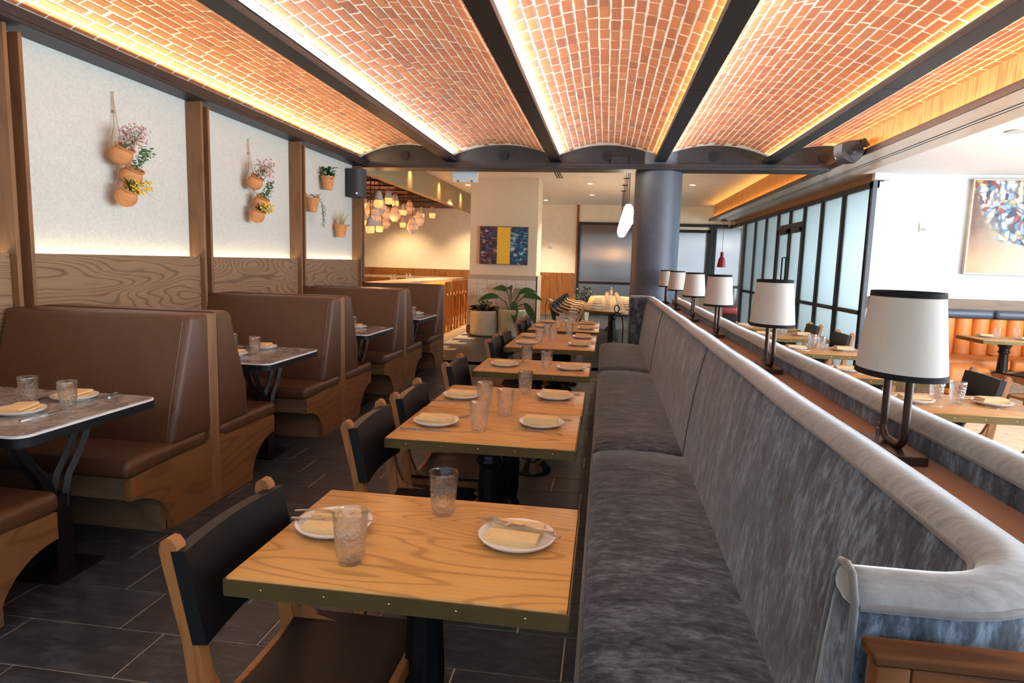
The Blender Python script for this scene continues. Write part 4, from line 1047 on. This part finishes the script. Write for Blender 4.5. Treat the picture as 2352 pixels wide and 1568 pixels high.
P=ony(1264,563,YB-.03); t=thing('fire_alarm','small white wall alarm on the cream back wall','alarm',(P.x,YB,P.z)); obj('case',box(-.055,.055,-.03,0,-.08,.08,.008,2),M_plastic,t); obj('lens',lathe([(.035,0),(.03,.015),(0,.02)],16),M_plastic,t,(0,-.03,.03),(PI/2,0,0)); obj('bar',box(-.035,.035,-.034,-.03,-.05,-.035),M_tablegrey,t)
def speaker(label,loc,rz,ry,scale=1):
    t=thing('wall_speaker',label,'speaker',loc,rz,'black wall speakers'); t.rotation_euler=(0,ry,rz); t.scale=(scale,)*3
    n=12; prof=[(-.11,-.12),(.11,-.12)]
    body=extr([(-.13,-.075),(-.05,-.12),(.02,-.13),(.02,.13),(-.05,.12),(-.13,.075)],-.185,.185,'XY',.012,2); obj('cabinet',body,M_dplastic,t)
    g=[(.02,-.13)]+[(.02+.065*math.sin(PI*k/n),-.13+.26*k/n) for k in range(1,n)]+[(.02,.13)]
    obj('grille',extr(g,-.18,.18,'XY',.004,1),M_grille,t)
    obj('badge',lathe([(0,0),(.014,0),(.014,.004),(0,.005)],12),M_whiteedge,t,(.083,.0,-.14),(0,PI/2,0))
    return t
s=speaker('black box speaker on the post at the end of the booths',(-3.36,8.38,2.46),-1.15,0)
obj('bracket',tube([(-.1,0,0),(-.17,0,0)],.02,8),M_satin,s)
P=ony(1945,352,7.7)
s=speaker('black speaker tilted on a bracket under the cedar fascia',(P.x-.01,7.7,P.z),0,0,.95)
fx=Vector((-.80,.12,-.58)).normalized(); fz=Vector((.08,-1,.0)); fz=(fz-fx*fz.dot(fx)).normalized(); fy=fz.cross(fx)
s.rotation_euler=Matrix(((fx.x,fy.x,fz.x),(fx.y,fy.y,fz.y),(fx.z,fy.z,fz.z))).to_euler()
obj('knob',lathe([(0,0),(.04,0),(.04,.02),(.015,.03),(0,.03)],20),M_satin,s,(-.02,0,.185)); obj('yoke',box(-.17,-.0,-.035,.035,.19,.205,.004,1),M_satin,s); obj('bracket',box(-.2,-.16,-.05,.05,-.06,.205,.006,1),M_satin,s)
# white sign hanging from the cross beam
P=ony(1040,391,9.2); Q=ony(1098,419,9.2)
t=thing('hanging_sign','blank white sign panel hanging below the cross beam','sign',((P.x+Q.x)/2,9.2,0)); obj('panel',box(-(Q.x-P.x)/2,(Q.x-P.x)/2,-.01,.01,Q.z,P.z,.003,1),M_plastic,t)
for s in(-.1,.1): obj('clip',box(s-.012,s+.012,-.018,-.008,Q.z,Q.z+.03),M_tablegrey,t); obj('hanger',tube([(s,0,P.z),(s,0,P.z+.38)],.004),M_steel,t)

# ---------------------------------------------------------------- wall pots
def leaf(bm,base,d,L_,w,bend=.3,seg=5,up=Vector((0,0,1))):
    d=Vector(d).normalized(); side=d.cross(up)
    if side.length<.01: side=Vector((1,0,0))
    side.normalize(); nrm=side.cross(d); rows=[]
    for k in range(seg+1):
        t=k/seg; c=Vector(base)+d*L_*t-Vector((0,0,1))*bend*L_*t*t; ww=w*math.sin(PI*min(.98,.08+.9*t))**.8*.5
        rows.append([bm.verts.new(c-side*ww+nrm*ww*.3),bm.verts.new(c-nrm*.0015),bm.verts.new(c+side*ww+nrm*ww*.3)])
    for A,B in zip(rows,rows[1:]):
        for i in(0,1): bm.faces.new((A[i],A[i+1],B[i+1],B[i]))
def foliage(fn,smooth=60):
    bm=bmesh.new(); fn(bm); return fin(bm,smooth)
def blobs(bm,n,c,sx,r):
    for _ in range(n):
        p=Vector(c)+Vector((R(-1,1)*sx[0],R(-1,1)*sx[1],R(-1,1)*sx[2])); bmesh.ops.create_icosphere(bm,subdivisions=1,radius=r*R(.7,1.3),matrix=Matrix.Translation(p))
potm=lathe([(0,0),(.03,.002),(.062,.028),(.074,.06),(.072,.085),(.06,.108),(.056,.115),(.066,.122),(.068,.134),(.06,.134),(.05,.12),(.05,.112),(0,.112)],32,50)
graf=lathe([(0,.118),(.054,.112),(.05,.105),(0,.105)],20)
def wall_pot(loc,kind,label,group,sc=1):
    t=thing('hanging_pot',label,'plant pot',loc,0,group); t.scale=(sc,)*3
    tilt=(0,math.radians(32),0)
    po=obj('pot',potm,M_clay,t,(0,0,-.065),tilt); obj('gravel',graf,M_gravel,po)
    up=Vector((math.sin(math.radians(32)),0,math.cos(math.radians(32)))); base=Vector((0,0,-.065))+up*.12
    if kind=='pink':
        def f(bm):
            for _ in range(150):
                p=base+up*R(.03,.15)+Vector((R(-.06,.09),R(-.05,.08),R(-.05,.05))); bmesh.ops.create_icosphere(bm,subdivisions=1,radius=R(.006,.011),matrix=Matrix.Translation(p))
        obj('flowers',foliage(f),M_pink,t)
        def s(bm):
            for _ in range(26): btube(bm,[base+Vector((R(-.03,.03),R(-.03,.03),0)),base+up*R(.06,.14)+Vector((R(-.05,.08),R(-.05,.07),R(0,.04)))],.0015,4)
        obj('stems',foliage(s),M_leaf2,t)
    elif kind=='green':
        def f(bm):
            for _ in range(90):
                k=R(0,1); b=base+up*(.01+.1*k)+Vector((.02*k+R(-.035,.035),.05*k+R(-.035,.035),.05*k+R(-.03,.03))); leaf(bm,b,(R(-1,1),R(-1,1),R(-.3,1)),R(.02,.036),R(.018,.028),.2,3)
        obj('leaves',foliage(f),M_leaf2,t)
        def g(bm):
            btube(bm,[base,base+Vector((.03,.05,.09)),base+Vector((.03,.04,.17))],.0018,4)
            for k in range(5): leaf(bm,base+Vector((.03,.045,.10+.017*k)),(R(-1,1),R(.3,1),.2),.035,.014,.2,3)
        obj('sprig',foliage(g),M_leaf,t)
    else:
        def f(bm):
            for _ in range(16): leaf(bm,base,(R(.0,.7),R(-.3,1.),R(.3,1)),R(.1,.2),R(.01,.016),R(.3,.8),6)
        obj('leaves',foliage(f),M_leaf,t)
        def g(bm):
            for c in((.05,.03,.05),(.06,.1,.06),(.07,.02,.0),(.05,.12,.02),(.05,-.02,.02)): blobs(bm,16,base+Vector(c),(.022,.03,.02),.007)
        obj('flowers',foliage(g),M_yellow,t)
    return t
for k,(pts,top,desc) in enumerate((((( 268,353),(291,402),(279,449)),(257,212),'nearer rope planter'),(((577,417),(590,464),(582,493)),(569,320),'farther rope planter'))):
    Ps=[onx(x,y,WX+.085) for x,y in pts]; T=onx(*top,WX+.01)
    for P,kd,nm in zip(Ps,('pink','green','yellow'),('top clay pot with dusty pink flowers on the %s','middle clay pot with round green leaves on the %s','bottom clay pot with yellow flowers on the %s')): wall_pot(P,kd,nm%desc,'clay pots on rope planters',1.0)
    ro=thing('rope_hanger','jute rope of the '+desc+' hanging on the plaster wall','rope',T)
    def v(p): return Vector(p)-T
    obj('nail',lathe([(0,0),(.006,0),(.006,.012),(0,.014)],8),M_steel,ro,(0,0,0),(0,PI/2,0))
    for s in(-1,1):
        q=[(0.005,0,0),(.012,s*.008,-.13),(.02,s*.02,-.24),v(Ps[0])+Vector((-.0,s*.06,.06)),v(Ps[0])+Vector((-.03,s*.05,-.03)),v(Ps[1])+Vector((-.01,s*.06,.05)),v(Ps[1])+Vector((-.03,s*.05,-.03)),v(Ps[2])+Vector((-.01,s*.06,.05))]
        obj('strand',tube(q,.0028,6),M_twine,ro)
    obj('knot',lathe([(0,-.012),(.01,-.006),(.011,0),(.01,.006),(0,.012)],10),M_twine,ro,(.012,0,-.13))
spot=lathe([(0,0),(.055,0),(.075,.10),(.082,.14),(.09,.15),(.09,.165),(.078,.165),(.07,.14),(0,.135)],28,50)
handle=tube([(-.07,0,.15),(-.085,0,.2),(-.08,0,.23),(-.07,0,.2),(-.065,0,.16)],.009,8)
for (px,py),kd,lab in(((753,420),'bush','terracotta wall pot with a bushy green plant, highest of the three'),((717,470),'trail','terracotta wall pot with trailing grey-green stems'),((783,530),'grass','terracotta wall pot with dry grass blades, lowest of the three')):
    P=onx(px,py,WX+.1); t=thing('wall_pot',lab,'plant pot',(P.x,P.y,P.z-.08),0,'terracotta wall pots'); t.scale=(.95,.95,.95)
    obj('pot',spot,M_clay,t); obj('handle',handle,M_clay,t)
    if kd=='bush':
        obj('leaves',foliage(lambda bm:[leaf(bm,(R(-.06,.06),R(-.06,.06),.15+R(0,.12)),(R(-1,1),R(-1,1.2),R(-.2,1)),R(.06,.1),R(.03,.05),.3,4) for _ in range(60)]),M_leaf,t)
        obj('leaf_spray',foliage(lambda bm:[leaf(bm,(.0,.03+.03*k,.18+.02*k),(R(-.3,.6),1,R(-.2,.7)),.06,.03,.2,4) for k in range(5)]),M_leaf,t)
    elif kd=='trail':
        obj('leaves',foliage(lambda bm:[leaf(bm,(R(-.02,.08),R(-.05,.09),.13+R(0,.08)),(R(-1,1),R(-1,1),R(-.4,1)),R(.02,.035),R(.01,.018),.3,3) for _ in range(110)]),M_sage,t)
        def f(bm):
            for s in range(5):
                y0=.06+R(-.01,.03); q=[(.06,y0*.5,.15),(.09,y0,.13),(.1,y0+.03,.0),(.1,y0+.03+R(-.01,.01),R(-.2,-.08))]; btube(bm,q,.002,4)
                for k in range(16): leaf(bm,(.1+R(-.012,.012),y0+.03+R(-.015,.015),R(-.17,.1)),(R(-1,1),R(-1,1),R(-1,.3)),.02,.012,.2,3)
        obj('trailing_stems',foliage(f),M_sage,t)
    else:
        obj('grass_blades',foliage(lambda bm:[leaf(bm,(R(-.03,.03),R(-.03,.03),.13),(R(-.3,.5),R(-.7,.8),1),R(.15,.32),.008,.1,5) for _ in range(34)]),M_straw,t)
        obj('leaves',foliage(lambda bm:[leaf(bm,(R(-.04,.04),R(-.03,.04),.14),(R(-.6,.8),R(-.4,1),R(.2,1)),R(.08,.14),.02,.4,4) for _ in range(18)]),M_leaf,t)

# ---------------------------------------------------------------- floor planters by the pillar
def planter(label,P,r,h,mat,ribs):
    t=thing('floor_planter',label,'planter',P,0,'ribbed floor planters')
    fl=lambda a,z:1+(.018*abs(math.sin(ribs*a)) if .03<z<h-.03 else 0)
    obj('pot',lathe([(r*.82,0),(r*.95,.015),(r,.05),(r*1.0,h-.05),(r*.98,h-.02),(r*.93,h),(r*.88,h),(r*.86,h-.04),(0,h-.045)],96,60,flute=fl),mat,t)
    obj('soil',lathe([(r*.86,h-.05),(r*.86,h-.03),(0,h-.015)],24),M_soil,t); return t
P=onz(1112,769,0); t=planter('short cream ribbed planter with bronze rosette plants by the pillar',Vector((P.x,12.52,0)),.27,.50,M_planter,22)
def ros(bm):
    for c in((-.12,0),(.08,.05),(.14,-.05),(0,-.1)):
        for k in range(26): a=R(0,6.28); leaf(bm,(c[0],c[1],.48),(math.cos(a),math.sin(a),R(.3,1.3)),R(.16,.28),.06,.25,4,Vector((0,-.8,.6)))
obj('rosette_leaves',foliage(ros),M_dleaf,t)
obj('leaf_tuft',foliage(lambda bm:[leaf(bm,(R(-.1,.15),R(-.1,.1),.52+R(0,.14)),(R(-1,1),R(-1,1),R(.2,1)),R(.06,.12),.05,.3,4) for _ in range(50)]),M_leaf,t)
P=onz(1180,768,0); t=planter('tall celadon ribbed planter with broad green leaves by the pillar',Vector((P.x,12.55,0)),.28,.54,M_planter2,22)
LV=[(-.55,-.1,.55,.42),(-.25,.1,.85,.38),(.25,0,.75,.42),(.45,-.1,.62,.42),(.5,-.15,.3,.36),(.1,-.3,.4,.34),(-.1,.2,.9,.3),(.3,.2,.8,.34)]
for k,(dx,dy,hz,ln) in enumerate(LV):
    b=Vector((dx*.5,dy*.5,.54+hz*.42)); bm=bmesh.new(); leaf(bm,b,(dx,dy,.15 if hz>.5 else -.5),ln,.145,.45,7,Vector((0,-.85,.5))); obj('broad_leaf',fin(bm,60),M_leaf,t)
    obj('leaf_stem',tube([(dx*.08,dy*.08,.5),(dx*.25,dy*.25,.54+hz*.25),b],.009,6),M_dleaf,t)
bm=bmesh.new(); leaf(bm,(.0,0,.86),(.15,0,1),.2,.06,0,5); obj('young_leaf',fin(bm,60),M_pink,t)
t=thing('small_plant','single drooping leaf plant showing past the right edge of the pillar','plant',(-1.22,13.6,0)); obj('pot',lathe([(.08,0),(.1,.2),(.09,.2),(0,.18)],20),M_planter,t); obj('stem',tube([(0,0,.18),(-.02,0,.55),(.02,0,.72)],.008),M_leaf,t)
bm=bmesh.new(); leaf(bm,(.0,0,.72),(1,-.3,-.2),.26,.1,.4,6); obj('leaf',fin(bm,60),M_leaf,t)

# ---------------------------------------------------------------- bar
br=thing('bar_counter','stone topped bar counter with amber lit wood front','bar',(0,0,0))
obj('counter_top',box(-4.35,-3.68,9.6,16.5,.985,1.035,.004,1),M_barstone,br); obj('return_top',box(-7.6,-4.35,15.85,16.5,.985,1.035,.004,1),M_barstone,br)
obj('front_panel',box(-3.98,-3.95,9.7,16.4,.0,.985),M_wains,br); obj('inner_shelf',box(-4.75,-4.35,9.7,15.8,.82,.86),M_satin,br); obj('foot_rail',tube([(-3.85,9.8,.2),(-3.85,16.3,.2)],.02,8),M_brass,br)
area('bar_under_counter_led',(-3.85,13,.965),(-.25,0,-1),6.6,.03,45,(1,.55,.12),up=(0,1,0))
st=[box(-.19,.19,-.19,.19,.72,.76,.012,2),extr([(-.16,.80),(-.19,.80),(-.2,1.04),(-.17,1.04)],-.19,.19,'XZ',.008,2)]
def stoolleg(x,y): return box(x-.018,x+.018,y-.018,y+.018,0,.74 if x<0 else .74)
SLG=[stoolleg(x,y) for x in(-.16,.16) for y in(-.16,.16)]; SBP=[box(-.19,-.155,y-.017,y+.017,.74,1.0) for y in(-.15,.15)]
ring=[box(-.16,.16,s-.012,s+.012,.26,.29) for s in(-.16,.16)]+[box(s-.012,s+.012,-.16,.16,.26,.29) for s in(-.16,.16)]
so_=['farthest','second farthest','third farthest','fourth farthest','fifth farthest','nearest visible','partly hidden nearest']
for k in range(7):
    y=16.05-.56*k; t=thing('bar_stool','amber wooden bar stool with square back, %s in the row at the bar'%so_[k],'bar stool',(-3.33,y,0),PI,'bar stools')
    obj('seat',st[0],M_stool,t); obj('backrest',st[1],M_stool,t)
    for m in SLG: obj('leg',m,M_stool,t)
    for m in SBP: obj('back_post',m,M_stool,t)
    for m in ring: obj('foot_rung',m,M_stool,t)
upg=lathe([(.04,0),(.034,.10),(.03,.11),(0,.112)],20)
for k,(px,py) in enumerate(((872,640),(885,636),(893,640),(920,638))):
    P=onz(px,py+2,1.035); tag(obj('tumbler',upg,M_glass,None,(max(-4.3,min(P.x,-3.75)),P.y,1.036)),['left upturned bar glass','rear upturned bar glass','right upturned bar glass','lone bar glass farther along'][k]+' standing on the stone counter','glass','upturned glasses on the bar')
t=thing('bar_rack','slim black metal rack frame standing behind the bar','rack',(-4.85,11.35,0)); obj('stand',tube([(-.25,0,0),(-.25,0,.86)],.03,8),M_satin,t); obj('upright',tube([(0,0,.86),(0,0,1.64),(-.5,0,1.64),(-.5,0,.86)],.014,8),M_satin,t); obj('cross_bar',tube([(0,0,1.54),(-.5,0,1.54)],.012,8),M_satin,t); obj('tray',box(-.55,.05,-.15,.15,.86,.96),M_satin,t)

# clay pendants over the bar on dark pipes
gr=thing('pendant_grid','dark pipe grid above the bar carrying the clay pendants','pipe grid',(0,0,2.82))
for y in(10.2,11,11.8,12.6,13.4,14.2,15.0): obj('pipe',tube([(-7,y,0),(-3.62,y,0)],.022,8),M_bronze,gr)
for x in(-6.2,-5.2,-4.2): obj('pipe',tube([(x,9.8,.045),(x,15.4,.045)],.022,8),M_bronze,gr)
for x in(-6.2,-5.2,-4.2):
    for y in(10.2,12.6,15.0): obj('drop_rod',tube([(x,y,.05),(x,y,.2)],.008,6),M_bronze,gr)
capm=lathe([(0,.27),(.012,.27),(.03,.262),(.048,.23),(.066,.15),(.074,.115),(.07,.112),(0,.11)],24,50); capm.materials.append(M_greyclay)
glo=lathe([(.073,.113),(.076,.09),(.072,.04),(.056,.004),(.05,0),(.046,.002),(0,.004)],24,50); glo.materials.append(M_amber)
jar=lathe([(0,.33),(.03,.33),(.048,.31),(.075,.24),(.108,.16),(.115,.12),(.105,.07),(.075,.03),(.06,.018),(.06,0),(.0,.002)],28,50); jar.materials.append(M_perf)
PD=[('A',293,383,75),('B',303,425,95),('A',368,378,62),('A',418,405,55),('B',235,455,95),('B',415,495,85),('A',480,480,50),('B',525,455,70),('A',613,505,50),('A',696,503,50),('B',597,535,80),('B',548,580,88),('A',475,575,45),('A',300,592,58),('B',352,500,65),('A',192,430,45),('A',197,560,46),('B',345,570,60),('A',230,580,46),('A',573,528,48),('A',445,480,46),('B',262,500,70)]
PQ=[]
for i,(kd,zx,zy,zw) in enumerate(PD):
    px,py=780+zx/3.266,320+zy/3.266; D=(.152 if kd=='A' else .23)*FPX/(zw/3.266); D=min(15,max(9.8,D)); P=ony(px,py,D)
    h=.27 if kd=='A' else .33
    for tr in range(40):
        if P.x>-3.70: P=onx(px,py,-3.72)
        if all((P-Q).length>.36 for Q in PQ): break
        D+=.17 if D<15.2 else -5; P=ony(px,py,D)
    PQ.append(P.copy())
    h0=P.z-h
    lab=('small grey-capped amber pendant' if kd=='A' else 'perforated clay jar pendant')
    rank=['at the cluster left end','left of cluster centre','at cluster centre','right of cluster centre','at the cluster right end'][min(4,int((zx-180)/105))]; lev='hanging high' if zy<440 else 'at mid height' if zy<520 else 'hanging low'
    key=lab+' '+lev+' '+rank
    cnt[key]=cnt.get(key,0)+1
    if cnt[key]>1: key+=', '+['','','behind its twin','hindmost'][cnt[key]]
    t=thing('clay_pendant',key,'pendant light',(P.x,P.y,h0),0,'clay pendants over the bar')
    if kd=='A': obj('cap',capm,None,t); obj('glowing_base',glo,None,t)
    else: obj('jar',jar,None,t)
    obj('cord',tube([(0,0,h),(0,0,2.982-h0)],.006,6),M_satin,t)
for x,y in((-5.2,11.2),(-4.6,12.6),(-5.6,13.4)):
    l=bpy.data.lights.new('clay_pendant_bulbs','POINT'); l.energy=55; l.color=(1,.5,.2); l.shadow_soft_size=.25; o=bpy.data.objects.new('clay_pendant_bulbs',l); COL.objects.link(o); o.location=(x,y,1.9)
for i,x in enumerate((-5.9,-3.9)):
    l=bpy.data.lights.new('bar_wall_washer','SPOT'); l.energy=190; l.color=(1,.74,.42); l.spot_size=1.55; l.spot_blend=.9; l.shadow_soft_size=.1; o=bpy.data.objects.new('bar_wall_washer',l); COL.objects.link(o); o.location=(x,17.35,2.9); o.rotation_euler=(math.radians(26),0,0)

# ---------------------------------------------------------------- long back table and white pendants
bt=thing('long_table','long oak communal table with rounded end beyond the banquette','table',(0,0,0))
obj('tabletop',extr(rounded_rect(-.32,.62,10.0,15.2,.45,8,(1,1,1,1)),.715,.75,'XY'),M_table,bt); obj('brass_edge',extr(rounded_rect(-.323,.623,9.997,15.203,.453,8,(1,1,1,1)),.712,.742,'XY'),M_brass,bt)
for y in(10.7,14.5): obj('pedestal_column',t_col,M_iron,bt,(.15,y,0)); obj('pedestal_base',t_base,M_iron,bt,(.15,y,0))
pos=['nearest','second','third','fourth','fifth','farthest']
for k in range(6):
    y=10.55+.72*k; shell_chair('black shell armchair with bentwood arms, %s on the aisle side of the long table'%pos[k],'armchairs at the long table',(-.62,y,0),0,M_bleather,M_pale)
    d='%s place at the long table'%pos[k]; g='settings on the long table'
    for s,sd in((-1,'aisle side'),(1,'wall side')):
        ware('plate',(.15+s*.28,y,.75),0,'white plate on the %s, %s'%(sd,d),g); ware('napkin1',(.15+s*.28,y,.761),PI/2+R(-.1,.1),'folded tan napkin on the %s, %s'%(sd,d),g)
        glass(Vector((.15+s*.1,y+.12,.75)),'clear tumbler on the %s, %s'%(sd,d),g)
t=thing('water_bottle','clear water bottle standing among glasses on the long table','bottle',(.13,13.1,.75)); obj('bottle_body',lathe([(0,0),(.035,0),(.036,.16),(.03,.19),(.012,.23),(.012,.25),(0,.25)],20),M_glass,t); obj('bottle_cap',lathe([(.014,.25),(.014,.27),(0,.27)],12),M_plastic,t)
pw=lathe([(0,0),(.05,.006),(.085,.05),(.1,.12),(.092,.22),(.07,.3),(.045,.34),(.02,.35),(0,.35)],32,60); pw.materials.append(M_lit)
for k in range(5):
    y=10.7+1.08*k; t=thing('white_pendant','glowing white oval pendant, %s in the row over the long table'%['nearest','second','third','fourth','farthest'][k],'pendant light',(.318,y,2.10),0,'white oval pendants')
    obj('globe',pw,None,t); obj('stem',tube([(0,0,.35),(0,0,CZ-2.10)],.006,6),M_satin,t); obj('canopy',lathe([(.06,0),(.06,.012),(0,.012)],16),M_satin,t,(0,0,CZ-2.112))
    obj('stem',tube([(-.03,0,.34),(-.03,0,CZ-2.10)],.003,6),M_satin,t)
ws=thing('wire_stand','black wrought iron wire stand at the end of the banquette','stand',(.18,9.25,0))
a=.1; obj('hoop',tube([(-a,0,0),(-a,0,.62),(-.085,0,.72),(-.04,0,.78),(0,0,.80),(.04,0,.78),(.085,0,.72),(a,0,.62),(a,0,0)],.009,8),M_satin,ws)
obj('ring',tube([(.035*math.sin(q),0,.85+.05*math.cos(q)) for q in [k*PI/8 for k in range(16)]],.008,8,True),M_satin,ws); obj('foot',tube([(0,-a,0.006),(-a,0,.006),(0,a,.006),(a,0,.006)],.008,6,True),M_satin,ws)
t=thing('back_plant','leafy bronze plant behind the long table','plant',(-.55,16.2,0)); obj('pot',lathe([(.16,0),(.2,.5),(.18,.5),(0,.48)],24),M_planter,t); obj('leaves',foliage(lambda bm:[leaf(bm,(R(-.2,.25),R(-.15,.15),.5+R(0,.35)),(R(-1,1),R(-1,1),R(.1,1)),R(.15,.3),.05,.35,4) for _ in range(70)]),M_dleaf,t)
# host stand and red pendant beyond the column
hs=thing('host_stand','pale host desk with grey laminate top beyond the column','desk',(1.75,14.0,0)); obj('top',box(-.35,.75,-.35,.35,.93,.96,.004,1),M_tablegrey,hs); obj('body',box(-.28,.68,-.28,.28,0,.93),M_tile,hs); obj('drawer',box(.2,.6,-.29,-.28,.6,.85,.003,1),M_soffit,hs)
t=thing('desk_phone','small black telephone on the host desk','phone',(1.62,13.85,.96)); obj('body',box(-.1,.1,-.08,.08,0,.05,.01,2),M_satin,t); obj('handset',box(-.1,-.05,-.09,.09,.05,.08,.012,2),M_satin,t)
P=ony(1657,605,17.6); t=thing('red_pendant','small red metal pendant hanging below the end of the soffit','pendant light',(P.x,17.6,P.z-.1),0); 
obj('shade',lathe([(.115,0),(.085,.2),(.08,.22),(.045,.27),(.042,.4),(0,.4)],24,50),M_red,t); obj('cord',tube([(0,0,.4),(0,0,2.72-P.z+.1)],.005,6),M_satin,t); obj('canopy',lathe([(.09,0),(.09,.03),(0,.05)],16),M_red,t,(0,0,2.72-P.z+.05)); obj('lamp_lens',lathe([(0,.01),(.1,.01),(.1,.016),(0,.016)],16),M_down,t)
bs=thing('red_bench','low dark red upholstered bench against the reeded glass','bench',(2.9,17.9,0)); obj('seat',box(-.5,.6,-.3,.3,.25,.45,.04,3),M_red,bs); obj('backrest',box(-.5,.6,.3,.4,.3,1.0,.04,3),M_satin,bs); obj('base',box(-.48,.58,-.26,.3,0,.25),M_satin,bs)
